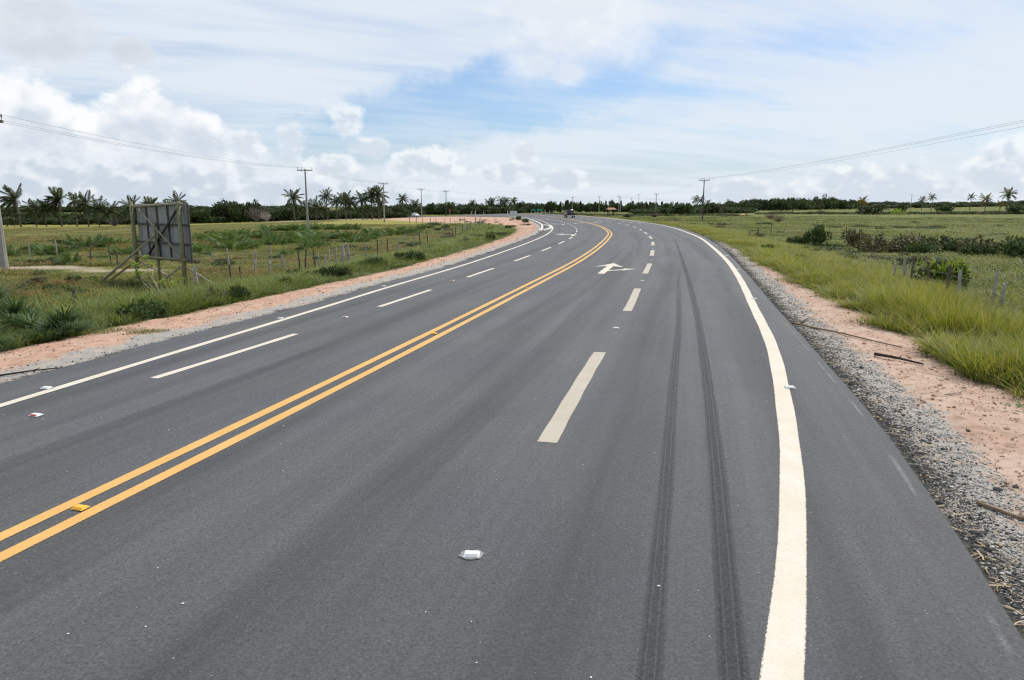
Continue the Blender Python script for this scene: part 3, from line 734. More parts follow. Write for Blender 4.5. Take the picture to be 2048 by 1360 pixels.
# left field
P, info, r = sample(70000, 14, 190, 1.25, -46, 4)
d, left = info; sw = soil_width(P, left); nz = fbm2(P[:, 0] * .12, P[:, 1] * .12, 23)
sand = (np.hypot((P[:, 0] + 27) / 5.5, (P[:, 1] - 40.0) / 2.2) < .8) | (np.hypot((P[:, 0] + 21.5) / 3.5, (P[:, 1] - 38.2) / 1.8) < .9)
isl = (P[:, 1] > 140) & (P[:, 0] > -45)
m = left & (d > sw + 2.5) & ~sand & ~isl & (rng.random(len(P)) < np.clip(.7 + nz, .25, 1))
P, info, r = keep(P, info, r, m); nz = nz[m]
bandm = smooth(P[:, 1], 92, 110)
ix = np.where(rng.random(len(P)) < .22 * (1 - bandm), rng.integers(4, 6, len(P)), rng.integers(0, 4, len(P)))
ix = np.where(rng.random(len(P)) < np.clip(fbm2(P[:, 0] * .2, P[:, 1] * .2, 27) - .05, 0, 1) * (1 - bandm), rng.integers(6, 8, len(P)), ix)
scatter('field_grass', fld, np.c_[P, ground_z(P, info) - .02], rng.uniform(0, 6.28, len(P)), 1 + r / 38, ix, 'olive and rusty grass over the left field', hsc=np.clip((.8 + .5 * nz) * rng.uniform(.6, 1.3, len(P)) * (1 - .55 * bandm), .25, 1.5))
# right field
P, info, r = sample(90000, 11, 230, 1.25, 4, 48)
d, left = info; nz = fbm2(P[:, 0] * .10, P[:, 1] * .10, 24)
m = (~left) & (d > 5.0) & (rng.random(len(P)) < np.clip(.75 + nz, .3, 1)); P, info, r = keep(P, info, r, m); nz = nz[m]
ix = np.where(rng.random(len(P)) < .25, rng.integers(4, 6, len(P)), rng.integers(0, 4, len(P)))
scatter('field_grass', mead, np.c_[P, ground_z(P, info) - .02], rng.uniform(0, 6.28, len(P)), 1 + r / 38, ix, 'green meadow grass over the right field', hsc=np.clip((.85 + .5 * nz) * rng.uniform(.6, 1.3, len(P)), .3, 1.5))

# stones and straw along the asphalt edge
def stone_mesh(name, mat, seed):
    bm = bmesh.new(); bmesh.ops.create_icosphere(bm, subdivisions=1, radius=1); rd = random.Random(seed)
    for v in bm.verts: v.co *= rd.uniform(.6, 1.15); v.co.z *= .7
    me = bpy.data.meshes.new(name); bm.to_mesh(me); bm.free(); me.materials.append(mat); return me
def stone_material(name, a, b_):
    m, t, b, o = material(name, .9, .25); rr = t.n('ShaderNodeObjectInfo').outputs['Random']
    c = t.mix(rr, a, b_); nn = t.noise(t.n('ShaderNodeTexCoord').outputs['Object'], 3, 3)
    t.link(t.mix(t.lin(nn, .3, .7, 0, .4), c, tuple(q * .5 for q in a)), b.inputs['Base Color']); return m
M_ST = stone_material('gravel_stone', (.22, .214, .203), (.50, .48, .445)); M_TAR = stone_material('tarry_chip', (.04, .04, .04), (.12, .117, .113))
sts = [stone_mesh('stone_%d' % i, M_ST, i) for i in range(4)] + [stone_mesh('tar_%d' % i, M_TAR, 9 + i) for i in range(2)]
def along_edge(poly, y0, y1, n, dmin, dmax, side, p_=1.2):
    q = poly[(poly[:, 1] > y0) & (poly[:, 1] < y1)]; nn = normals(q) * side; Y = q[:, 1]
    wgt = 1 / np.maximum(Y, 4) ** p_; k = rng.choice(len(q), n, p=wgt / wgt.sum())
    dd = dmin + (dmax - dmin) * rng.beta(1.1, 1.5, n); t = np.gradient(q, axis=0)[k] * rng.uniform(-.5, .5, n)[:, None]
    return q[k] + nn[k] * dd[:, None] + t, dd
for poly, side, nm, n, lab, dm in ((R_EDGE, 1, 'right', 30000, 'grey gravel and tarry chips along the right asphalt edge', .85), (L_EDGE, -1, 'left', 9000, 'grey gravel along the left asphalt edge', .55)):
    P, dd = along_edge(poly, 2.0, 60, n, .08, dm, side); info = edge_info(P); z = ground_z(P, info)
    ix = np.where(rng.random(n) < np.interp(dd, [.1, .35, .7, 1.1], [.8, .38, .10, .03]), rng.integers(4, 6, n), rng.integers(0, 4, n))
    sc = rng.lognormal(math.log(0.0074 if side > 0 else .007), .42, n) * (1 + P[:, 1] / (90 if side > 0 else 300))
    scatter('gravel', sts, np.c_[P, z + sc * .25], rng.uniform(0, 6.28, n), sc, ix, lab)
def straw_mesh(name, seed):
    rd = random.Random(seed); a = rd.uniform(-.4, .4); V = []; n = 4
    for i in range(n):
        u = i / (n - 1) - .5; yy = a * u * u; V += [(u, yy - .035, .02), (u, yy + .035, .05)]
    return leaf_mesh(name, [(V, [(2 * i, 2 * i + 1, 2 * i + 3, 2 * i + 2) for i in range(n - 1)], [rd.random()] * len(V), [rd.random()] * len(V))], M_STRAW)
strw = [straw_mesh('straw_%d' % i, i) for i in range(4)]
Pa, da = along_edge(R_EDGE, 2, 40, 1500, .0, .45, 1); Pb, db = along_edge(R_EDGE, 2, 45, 1500, .4, 2.6, 1); Pc, dc = along_edge(L_EDGE, 6, 55, 1500, .0, 3.0, -1)
P = np.vstack([Pa, Pb, Pc]); info = edge_info(P); n = len(P)
scatter('straw_litter', strw, np.c_[P, ground_z(P, info) + .012], rng.uniform(0, 6.28, n), np.minimum(rng.lognormal(math.log(.055), .5, n), .16), rng.integers(0, 4, n), 'scattered dry straw and twigs on the gravel and soil')
# flecks of white paint on the asphalt
M_FLECK = simple('white_paint_fleck', (.62, .60, .56), .7, .1)
fl = MB(); fl.quad((-.5, -.25, 0), (.3, -.35, 0), (.55, .2, 0), (-.2, .35, 0)); flm = fl.mesh('fleck', M_FLECK)
n = 330; P = []
while len(P) < n:
    y = 2.6 + 30 * random.random() ** 1.7; x = random.uniform(-6, 10)
    P.append((x, y))
P = np.array(P); info = edge_info(P); k = info[0] < -.2; P = P[k]
scatter('paint_flecks', [flm], np.c_[P, road_z(P[:, 0], P[:, 1]) + .006], rng.uniform(0, 6.28, len(P)), np.minimum(rng.lognormal(math.log(.009), .5, len(P)), .02), np.zeros(len(P)), 'tiny white paint flecks scattered over the asphalt')

# ------------------------------------------------------------------ trees, palms and bushes
M_BARK = simple('grey_brown_bark', (.115, .095, .075), .95, .3, 6, .1, bmp=.03)
M_PTRUNK = simple('palm_trunk', (.16, .145, .125), .95, .25, 9, .1, bmp=.03)
def trunk_mesh(name, h, r0, r1, lean=0.0, mat=None, limbs=0, seed=1, spread=.4):
    rd = random.Random(seed); mb = MB()
    pts = [(lean * h * (i / 5) ** 2, .02 * h * math.sin(i * 1.3), h * i / 5) for i in range(6)]
    mb.tube(pts, [r0 + (r1 - r0) * (i / 5) ** .7 for i in range(6)], 7)
    for k in range(limbs):
        a = rd.uniform(0, 6.28); z0 = h * rd.uniform(.35, .8); L = h * rd.uniform(.35, .6); q = [(lean * h * (z0 / h) ** 2, 0, z0)]
        for i in range(1, 4):
            u = i / 3; q.append((q[0][0] + math.cos(a) * L * spread * u * 1.6 + rd.gauss(0, .03) * h, math.sin(a) * L * spread * u * 1.6 + rd.gauss(0, .03) * h, z0 + L * u * .9))
        mb.tube(q, [r1 * .75, r1 * .5, r1 * .32, r1 * .12], 5)
    return mb.mesh(name, mat or M_BARK, True)

FR = [leaf_mesh('frond_%d' % i, frond_parts(1.0, 28, dr, .036, .30, i, hg), G_PALM) for i, (dr, hg) in enumerate(((.25, .25), (.45, .4), (.75, .6)))]
FRY = [leaf_mesh('frond_y%d' % i, frond_parts(1.0, 18, dr, .07, .28, 10 + i, hg), G_YEL) for i, (dr, hg) in enumerate(((.3, .3), (.6, .5)))]
FRS = [leaf_mesh('frond_s%d' % i, frond_parts(1.0, 30, dr, .022, .36, 20 + i, hg), G_SCRUB) for i, (dr, hg) in enumerate(((.35, .2), (.6, .3)))]
M_DEAD = foliage('hanging_dead_fronds', (.10, .08, .055), (.17, .135, .09), .4, .1)
FRD = leaf_mesh('frond_dead', frond_parts(1.0, 14, .3, .05, .16, 31, .2), M_DEAD)
PT = [trunk_mesh('palm_trunk_%d' % i, 1.0, .030, .020, ln, M_PTRUNK) for i, ln in enumerate((0, .05, -.06))]

def palm(x, y, h, L, label, nf=15, wind=0.0, yellow=0.0, dead=0, seed=0, group=None, low=.35, tk=0, thick=1.0):
    """h = height of the crown's heart, L = frond length; wind < 0 blows the crown towards -x"""
    rd = random.Random(seed); e = empty('palm_tree', (x, y, gz(x, y) - .05)); tag(e, label, 'palm tree', group)
    tr = add('trunk', PT[tk], e); tr.scale = (h * thick, h * thick, h); ln = (0, .05, -.06)[tk] * h * thick
    top = (ln, 0, h)
    for k in range(nf):
        u = k / nf; a = k * 2.39996 + rd.gauss(0, .2); pitch = 1.25 - (1.25 + low) * u ** .85 + rd.gauss(0, .1)
        fx, fy = math.cos(a), math.sin(a); fx += wind * (.55 + .5 * u); a2 = math.atan2(fy, fx)
        mesh = (FRY if rd.random() < yellow else FR)
        me = mesh[min(len(mesh) - 1, int(u * len(mesh) + rd.random() * .5))]
        f = add('frond', me, e, top); f.rotation_euler = (rd.gauss(0, .25), -pitch, a2); q = L * rd.uniform(.8, 1.1); f.scale = (q, q, q)
    for k in range(dead):
        f = add('frond', FRD, e, top); f.rotation_euler = (0, 1.25 + rd.gauss(0, .12), rd.uniform(0, 6.28)); q = L * rd.uniform(.6, .95); f.scale = (q, q, q)
    return e

def px_at(xp, dist): return (xp - 1024) / 1400 * dist * 1.0
# (picture column used only to note which palm it is; positions are metres: x, y, height, frond length ...)
GL = 'palms on the far side of the left field'
for x, y, h, L, nf, wd, dead, tk, lab in (
    (-115, 166, 6.9, 3.3, 20, -1.3, 2, 2, 'tallest wind-swept palm at the far left of the palm row'),
    (-114, 170, 4.9, 2.6, 16, -.5, 1, 0, 'dense palm just right of the tallest far left palm'),
    (-111, 169, 4.6, 2.7, 16, -.1, 1, 1, 'third palm from the left in the far left cluster'),
    (-116.5, 166, 2.9, 2.1, 13, -.5, 0, 0, 'short palm at the foot of the tallest far left palm'),
    (-108, 170, 6.8, 3.0, 18, -1.3, 6, 1, 'wind-bent palm with dead fronds hanging below its crown'),
    (-105.5, 172, 6.6, 2.3, 14, -.1, 3, 0, 'slender upright palm right of the wind-bent one'),
    (-101.5, 170, 6.0, 2.8, 16, -1.0, 2, 0, 'left palm of the trio left of the billboard'),
    (-99.5, 171, 5.0, 2.6, 16, -.1, 1, 0, 'middle palm of the trio left of the billboard'),
    (-97, 172, 4.1, 2.4, 15, -.1, 0, 0, 'right and lowest palm of the trio left of the billboard'),
    (-94, 176, 5.2, 2.7, 16, -.2, 0, 0, 'broad palm showing above the left corner of the billboard'),
    (-92.5, 182, 5.4, 2.4, 15, 0, 0, 0, 'palm whose crown shows over the left part of the billboard top'),
    (-91, 180, 5.5, 2.4, 15, 0, 0, 0, 'palm whose crown shows over the middle of the billboard top'),
    (-87, 180, 4.8, 2.3, 14, 0, 0, 0, 'low palm crown just over the right half of the billboard top'),
    (-84.5, 180, 6.2, 2.6, 16, .1, 0, 0, 'palm rising over the right corner of the billboard'),
    (-60, 196, 7.0, 2.9, 16, .0, 2, 0, 'lone tall palm standing left of the nearest full utility pole'),
    (-56.5, 196, 4.3, 2.4, 15, 0, 0, 0, 'squat palm just left of the utility pole foot'),
    (-53.5, 194, 4.6, 2.5, 15, 0, 0, 0, 'bushy palm just right of the utility pole'),
    (-51.0, 192, 3.6, 2.3, 14, 0, 0, 0, 'low palm right of the bushy one by the pole'),
    (-51.5, 198, 7.0, 2.4, 16, -.1, 2, 0, 'leftmost tall palm of the middle palm grove'),
    (-48.5, 197, 5.6, 2.3, 15, -.1, 1, 0, 'second palm of the middle grove, a head lower'),
    (-45.8, 196, 6.0, 2.7, 19, 0, 3, 0, 'thick-crowned palm in the middle of the grove'),
    (-44.2, 195, 5.0, 2.4, 15, 0, 1, 0, 'palm leaning on the thick-crowned one from the right'),
    (-41.2, 196, 5.9, 2.6, 14, 0, 4, 0, 'open-crowned palm with hanging dead leaves in the grove'),
    (-38.8, 197, 7.0, 2.7, 17, -.2, 2, 0, 'tall palm left of the second utility pole'),
    (-37.0, 197, 7.4, 2.8, 18, .1, 2, 0, 'tallest palm of the grove, touching the second utility pole'),
    (-36.0, 195, 4.6, 2.4, 15, 0, 3, 0, 'lower palm under the tallest one by the second pole'),
    (-39.3, 193, 3.0, 2.0, 13, 0, 0, 0, 'small palm in the shade of the grove, right end'),
    (-41.0, 268, 7.0, 2.5, 15, 0, 2, 0, 'lone palm between the second and third utility poles'),
    (-36.5, 268, 4.7, 2.6, 15, 0, 0, 0, 'bushy palm just behind the white car'),
    (-17.5, 315, 5.2, 2.3, 13, 0, 0, 0, 'small palm above the trees left of the fifth utility pole'),
    (-11.5, 345, 6.0, 2.4, 13, 0, 0, 0, 'left palm of the pair left of the white board'),
    (-9.4, 345, 6.2, 2.5, 13, 0, 0, 0, 'right palm of the pair left of the white board'),
    (-5.2, 345, 6.5, 2.6, 14, 0, 0, 0, 'palm right of the fifth pole, left of three'),
    (-2.8, 346, 6.4, 2.6, 14, 0, 0, 0, 'palm right of the fifth pole, middle of three'),
    (.6, 345, 6.2, 2.6, 14, 0, 0, 0, 'palm right of the fifth pole, right one of three'),
    ):
    palm(x, y, h - .5, L * (1.12 if x < -80 else 1.05), lab, nf + 8, wd, .0, dead, int(abs(x * 31 + y)) , GL, tk=tk)
GR = 'palms on the far side of the right field'
for x, y, h, L, nf, yel, dead, lab in (
    (65, 252, 6.1, 2.2, 13, 0, 0, 'left palm of the pair just left of the tall right utility pole'),
    (67, 253, 5.9, 2.2, 13, 0, 0, 'right palm of the pair just left of the tall right utility pole'),
    (70, 255, 4.2, 2.4, 14, 0, 0, 'low dark palm right behind the tall right utility pole'),
    (123, 250, 5.6, 2.4, 12, .7, 0, 'yellowish palm standing alone in the middle of the right field'),
    (230, 400, 7.2, 2.8, 14, 0, 0, 'small far palm right of the distant pole on the right'),
    (246, 418, 8.6, 3.2, 14, 0, 0, 'far palm rising highest over the right forest edge'),
    (270, 420, 8.6, 3.0, 14, 0, 0, 'far palm between the forest and the yellow palms on the right'),
    (186, 280, 6.6, 3.2, 14, .6, 0, 'yellow-green palm left of the tall palm at far right'),
    (189, 276, 4.4, 2.2, 12, .7, 0, 'small yellow palm beside the tall far right palm'),
    (191, 275, 8.6, 3.3, 17, .25, 1, 'tallest palm at the far right of the picture'),
    ):
    palm(x, y, h * .9, L * .9, lab, nf + 4, 0, yel, dead, int(x * 17 + y), GR)

CRD = [crown('crown_dark_%d' % i, G_DARK, 80 + i, 16, 1500, .13) for i in range(4)]
CRM = [crown('crown_mid_%d' % i, G_MID, 90 + i, 15, 1300, .13) for i in range(3)]
CRO = [crown('crown_open_%d' % i, G_DARK, 100 + i, 12, 700, .12, 'open') for i in range(2)]
CRC = [crown('crown_cone_%d' % i, G_CAS, 110 + i, 16, 900, .12, 'cone') for i in range(3)]
BSH = [crown('bush_%d' % i, G_MID, 120 + i, 16, 1100, .12, 'low') for i in range(3)]
BSB = [crown('bush_brown_%d' % i, G_BROWN, 130 + i, 14, 700, .13, 'low') for i in range(2)]
BSY = crown('bush_lime', G_LIME, 140, 14, 500, .12, 'low')
TK = [trunk_mesh('tree_trunk_%d' % i, 1.0, .05, .03, .04 * i - .04, None, 4, i + 5) for i in range(3)]
def tree(x, y, h, w_, cr, label, group=None, name='tree', th=.35, z=None):
    e = empty(name, (x, y, (gz(x, y) if z is None else z) - .05)); tag(e, label, 'tree', group); rd = random.Random(int(x * 7 + y * 3))
    t = add('trunk', TK[rd.randrange(3)], e); t.scale = (h * .9, h * .9, h * .75)
    c = add('crown', cr, e, (0, 0, h * th * .6), rd.uniform(0, 6.28)); c.scale = (w_ / 2, w_ / 2, h * (1 - th * .6)); return e
def bush(x, y, h, w_, me, label, group=None, cat='bush', name='bush', stems=True):
    e = empty(name, (x, y, gz(x, y) - .04)); tag(e, label, cat, group); rd = random.Random(int(x * 13 + y * 5))
    c = add('foliage', me, e, (0, 0, 0), rd.uniform(0, 6.28)); c.scale = (w_ / 2, w_ / 2 * .9, h)
    if stems:
        s_ = add('stem', TK[rd.randrange(3)], e); s_.scale = (h * .7, h * .7, h * .7)
    return e
# individual broadleaf trees
GT = 'trees along the far edge of the left field'
for x, y, h, w_, cr, th, lab in (
    (-93, 178, 5.4, 7.0, CRO[0], .5, 'airy tree with see-through crown just left of the billboard top'),
    (-81, 200, 6.2, 8.0, CRD[0], .1, 'big dark round tree right of the billboard, left of two'),
    (-76, 198, 6.1, 7.5, CRD[1], .1, 'big dark round tree right of the billboard, right of two'),
    (-73.5, 203, 6.6, 5.5, CRD[2], .2, 'dark tree peeping above the two big round trees'),
    (-86, 196, 4.2, 7.0, CRM[0], .1, 'lower green tree filling the gap behind the billboard'),
    (-65, 208, 5.0, 7.5, CRD[3], .2, 'dark tree left of the lone tall palm'),
    (-28, 296, 5.6, 12, CRD[1], .1, 'broad dark tree hump right of the fourth utility pole'),
    ):
    tree(x, y, h, w_, cr, lab, GT, th=th)
for x, y, h, w_, cr, th, lab in (
    (57, 240, 4.5, 8.5, CRM[1], .1, 'dark bushy tree left of the tall right utility pole'),
    (74, 262, 4.3, 9.0, CRD[0], .15, 'dark tree right of the tall right utility pole'),
    (99, 300, 5.4, 6.5, CRO[1], .5, 'thin tree with tufted top, left one before the right hill'),
    (121, 320, 6.6, 9, CRD[2], .4, 'wind-shaped tree before the left part of the right hill'),
    (128, 325, 6.2, 7, CRO[0], .5, 'airy tree before the right hill, right of the wind-shaped one'),
    (143, 330, 8.2, 8, CRO[1], .55, 'tallest airy tree before the middle of the right hill'),
    (133, 262, 5.0, 12, CRD[3], .05, 'broad dark round tree behind the lone yellowish palm'),
    (163, 300, 4.4, 7, CRD[1], .05, 'dark round bush-like tree in the right field, left of two'),
    (188, 310, 4.2, 8, CRD[2], .05, 'dark round bush-like tree in the right field, near the yellow palms'),
    (206, 290, 4.4, 9, CRM[2], .1, 'dark tree at the right border of the picture'),
    ):
    tree(x, y, h, w_, cr, lab, 'trees scattered at the far edge of the right field', th=th)
# bare grey trees
M_BARE = simple('bare_grey_twigs', (.20, .175, .155), .95, .2)
def bare_tree(x, y, h, w_, label, mat=None, n=26, name='bare_tree', cat='tree'):
    rd = random.Random(int(abs(x) * 11 + y)); mb = MB(); e = empty(name, (x, y, gz(x, y) - .05)); tag(e, label, cat)
    for k in range(n):
        a = rd.uniform(0, 6.28); q = w_ / 2 * rd.random() ** .6; hh = h * rd.uniform(.55, 1) * (1 - .35 * (2 * q / w_) ** 2)
        p0 = (rd.gauss(0, .1), rd.gauss(0, .1), 0); p3 = (q * math.cos(a), q * math.sin(a), hh); p1 = (p3[0] * .25, p3[1] * .25, hh * .4); p2 = (p3[0] * .65 + rd.gauss(0, .1), p3[1] * .65 + rd.gauss(0, .1), hh * .72)
        mb.tube([p0, p1, p2, p3], [.02 * h, .014 * h, .008 * h, .003 * h], 4)
        for j in range(5):
            b0 = Vector(p1).lerp(Vector(p3), rd.random()); dv = Vector((rd.gauss(0, 1), rd.gauss(0, 1), abs(rd.gauss(.6, .6)))).normalized() * h * rd.uniform(.1, .25)
            mb.tube([b0, b0 + dv * .6 + Vector((0, 0, .02)), b0 + dv], [.006 * h, .004 * h, .002 * h], 3)
    mb.build('branches', mat or M_BARE, e); return e
bare_tree(-72, 200, 5.0, 8.0, 'grey leafless tree right of the big dark round trees', n=60)
bare_tree(-67, 194, 3.4, 4.2, 'pale leafless bush in front of the dark tree line', simple('pale_bare_twigs', (.36, .32, .28), .95, .2), n=30)
bare_tree(-98, 175, 3.6, 8, 'greyish leafless thicket among the far left palms', n=40)
bare_tree(49, 131, 2.0, 4.6, 'dry brown shrub in the right field near the utility pole', simple('brown_twigs', (.13, .10, .08), .95, .2), n=40, cat='bush', name='dry_bush')
bare_tree(60, 165, 2.4, 5.2, 'dry twiggy shrub beyond the right field fence', simple('brown_twigs_dry', (.15, .115, .09), .95, .2), n=40, cat='bush', name='dry_bush')
bare_tree(38, 190, 2.3, 5.5, 'dark twiggy thicket at the foot of the second right utility pole', simple('purple_brown_twigs', (.10, .08, .075), .95, .2), n=50, cat='bush', name='dry_bush')

# far woods that read as one mass
def wood(name, label, spec, protos, seed, ix_of=None):
    """spec: polyline of (x, y, tree height, crown width); depth rows behind it"""
    r_ = np.random.default_rng(seed); P, SX, SZ = [], [], []
    sp = np.array(spec, float); L = np.r_[0, np.cumsum(np.hypot(np.diff(sp[:, 0]), np.diff(sp[:, 1])))]
    for row in range(3):
        s_ = r_.uniform(0, 2)
        while s_ < L[-1]:
            v = [np.interp(s_, L, sp[:, k]) for k in range(4)]
            u = r_.uniform(.55, 1.18) * (1 + .04 * row)
            k = 1 + row * .045; P.append((v[0] * k, v[1] * k + r_.uniform(-3, 3), 0)); SX.append(v[3] / 2 * r_.uniform(.8, 1.25)); SZ.append(v[2] * u); s_ += v[3] * r_.uniform(.35, .6)
    P = np.array(P); P[:, 2] = ground_z(P) - .3
    n = len(P); scatter(name, protos, P, r_.uniform(0, 6.28, n), np.array(SX), r_.integers(0, len(protos), n), label, hsc=np.array(SZ))
wood('wood', 'dark tree belt behind the left palms and billboard', [(-130, 185, 2.4, 6), (-112, 190, 2.6, 6), (-104, 190, 3.2, 7), (-98, 190, 4.2, 8), (-84, 198, 4.4, 8), (-66, 206, 4.0, 7), (-58, 206, 3.6, 7), (-40, 212, 3.6, 7), (-33, 220, 3.6, 7)], CRD + CRM[:1], 1)
wood('wood', 'grey green scrub wood behind the far left palms', [(-205, 235, 3.2, 8), (-160, 250, 3.4, 8), (-120, 262, 4.0, 8), (-80, 275, 4.2, 8), (-55, 285, 4.0, 8)], CRM + BSB, 9)
wood('wood', 'dark wood beyond the side road on the left', [(-62, 290, 4.2, 8), (-45, 300, 4.8, 8), (-30, 310, 5.0, 9), (-14, 330, 4.6, 8), (2, 350, 5.0, 8), (14, 362, 4.4, 8)], CRD, 2)
wood('wood', 'feathery dark trees behind the road junction', [(8, 380, 4.8, 6), (30, 385, 5.6, 6), (48, 390, 5.8, 6), (62, 385, 5.6, 6), (78, 360, 4.8, 6), (90, 350, 4.0, 7)], CRC + CRD[:2] + CRO + CRM[:1], 3)
wood('wood', 'dark thicket joining the junction trees and the right hill', [(52, 300, 2.4, 7), (66, 300, 2.9, 7), (82, 310, 3.2, 7), (100, 330, 2.6, 7), (118, 350, 3.4, 8)], CRD + CRM, 4)
wood('wood', 'forest covering the low hill beyond the right field', [(120, 470, 4.2, 10), (150, 480, 6.4, 11), (185, 490, 8.6, 12), (225, 500, 7.2, 12), (262, 505, 4.6, 11), (300, 510, 3.4, 10), (350, 515, 3.4, 10), (420, 520, 4.6, 11), (480, 520, 4.8, 11)], CRD + CRM[:1], 5)
wood('wood', 'scrub line along the far edge of the right field', [(100, 290, 1.5, 5), (140, 285, 1.6, 5), (180, 285, 1.8, 5), (225, 290, 1.9, 6), (290, 300, 1.9, 6)], BSH + BSB[:1], 6)
wood('wood', 'low far woods on the left horizon', [(-420, 560, 5, 14), (-330, 590, 5, 14), (-250, 600, 6, 14), (-180, 600, 7, 14)], CRD, 7)
wood('wood', 'low scrub between the road and the junction trees', [(14, 300, 1.0, 5), (30, 240, 1.0, 4), (45, 225, 1.3, 5), (55, 222, 1.4, 5), (75, 230, 1.2, 5)], BSH + BSB[:1], 8)

# rough weeds and low brush over the verges and fields
mini = [BSH[0], BSH[1], BSB[0], BSH[2], BSB[1]]
def brush(n, r0, r1, a0, a1, cond, hs, ws, label, seed, dens=.35, name='low_brush'):
    P, info, r = sample(n, r0, r1, 1.2, a0, a1); nz = fbm2(P[:, 0] * .16, P[:, 1] * .16, seed)
    m = cond(P, info) & (nz + rng.normal(0, .15, n) > dens * .5); P, info, r = keep(P, info, r, m); n = len(P)
    ww = rng.uniform(*ws, n) * (1 + r / 160)
    scatter(name, mini, np.c_[P, ground_z(P, info) - .02], rng.uniform(0, 6.28, n), ww, rng.choice(5, n, p=[.28, .26, .16, .2, .10]), label, hsc=rng.uniform(*hs, n))
brush(1500, 14, 150, -46, 0, lambda P, I: I[1] & (I[0] > soil_width(P, I[1]) + 5) & (P[:, 1] < 140) & ~((P[:, 1] > 92) & (P[:, 0] < -18)) & (np.hypot((P[:, 0] + 25) / 8, (P[:, 1] - 39) / 4) > 1), (.25, .6), (.25, .6), 'low leafy weeds dotted over the left field', 33)
brush(2200, 14, 230, 6, 47, lambda P, I: ~I[1] & (I[0] > 6.5), (.22, .55), (.3, .7), 'low leafy weeds dotted over the right field', 34)
brush(900, 11, 70, -46, 0, lambda P, I: I[1] & (I[0] > soil_width(P, I[1]) + .3) & (I[0] < soil_width(P, I[1]) + 4.5), (.35, .85), (.22, .5), 'leafy weeds and small bushes on the left verge', 35, .1)
brush(420, 9, 60, 8, 47, lambda P, I: ~I[1] & (I[0] > soil_width(P, I[1]) + 1.0) & (I[0] < 6.5), (.3, .6), (.18, .35), 'leafy weeds among the tall grass on the right verge', 36, .5)
brush(260, 80, 170, -8, 4, lambda P, I: I[1] & (I[0] > 1) & (I[0] < soil_width(P, I[1])), (.15, .4), (.2, .5), 'sparse weeds on the soil island', 37, .2)
# low palm scrub clumps in the left field
def scrub_mesh(name, seed):
    rd = random.Random(seed); L = []
    for k in range(44):
        a = rd.uniform(0, 6.28); q = .75 * rd.random() ** .6; c = Vector((q * math.cos(a), q * math.sin(a), .02)); yaw = a + rd.gauss(0, .9); pt = rd.uniform(.5, 1.3)
        M = Matrix.Translation(c) @ Matrix.Rotation(yaw, 4, 'Z') @ Matrix.Rotation(-pt, 4, 'Y') @ Matrix.Rotation(rd.gauss(0, .4), 4, 'X')
        for V, F, T, Q in frond_parts(rd.uniform(.5, .95), 12, .45, .06, .36, k, .25): L.append(([tuple(M @ Vector(v)) for v in V], F, T, Q))
    return leaf_mesh(name, L, G_SCRUB)
SCR = [scrub_mesh('palm_scrub_%d' % i, 150 + i) for i in range(4)]
SH = [(-33.7, 103.0, 4.41, .88), (-31.9, 103.0, 3.68, .81), (-30.6, 105.1, 2.25, .9), (-29.1, 107.4, 3.07, .92), (-26.5, 107.4, 2.3, .92), (-24.0, 107.4, 1.84, .84), (-32.8, 88.4, 2.84, .63), (-27.1, 77.5, 2.21, .83), (-21.5, 75.1, 3.76, .91), (-18.3, 77.5, 2.21, .83), (-15.6, 75.1, 1.88, .7), (-18.1, 91.7, 1.96, .72), (-14.1, 85.4, 2.44, .85), (-13.2, 91.7, 1.96, .85), (-15.3, 81.2, 2.03, .64), (-21.4, 63.6, 1.59, 1.0), (-16.7, 59.1, 1.69, .84), (-15.4, 68.9, 1.97, .69), (-16.2, 50.6, .8, .47), (-32.0, 72.9, 2.34, .89), (-27.5, 68.9, 2.71, 1.08), (-22.6, 57.7, 2.47, .82), (-24.2, 54.5, 1.56, .66), (-34.6, 57.7, 1.85, 1.03), (-35.7, 63.6, 1.82, .64), (-33.8, 51.7, 2.03, .81), (-26.9, 42.7, 1.04, .67), (-36.1, 50.6, 1.08, .72), (-28.6, 51.7, 1.11, .59), (-33.5, 65.3, 1.87, .93), (-33.1, 68.9, 1.97, .89), (-13.8, 112.2, 1.92, .64), (-14.1, 129.5, 1.48, .56), (-10.7, 117.4, 1.17, .5), (-24.5, 83, 2.6, .8), (-29.5, 82, 2.4, .8), (-20.0, 66.5, 2.2, .8), (-30, 60, 2.2, .8)]
ORD = ['first', 'second', 'third', 'fourth', 'fifth', 'sixth', 'seventh', 'eighth', 'ninth', 'tenth', 'eleventh', 'twelfth', 'thirteenth', 'fourteenth']
rows = [[], [], []]
for q in SH: rows[0 if q[1] < 66 else 1 if q[1] < 88 else 2].append(q)
for rw, nm in zip(rows, ('nearest the fence', 'mid left field', 'farthest from the fence')):
    rw.sort(key=lambda q: q[0] / q[1])
    for i, (x, y, w_, h) in enumerate(rw):
        e = empty('palm_scrub', (x, y, gz(x, y) - .03)); tag(e, 'low palm scrub, %s from left in the row %s' % (ORD[i], nm), 'shrub', 'palm scrub clumps in the left field')
        f = add('foliage', SCR[i % 4], e, (0, 0, 0), i * 1.7); f.scale = (w_ * .66, w_ * .66, h * 1.65)

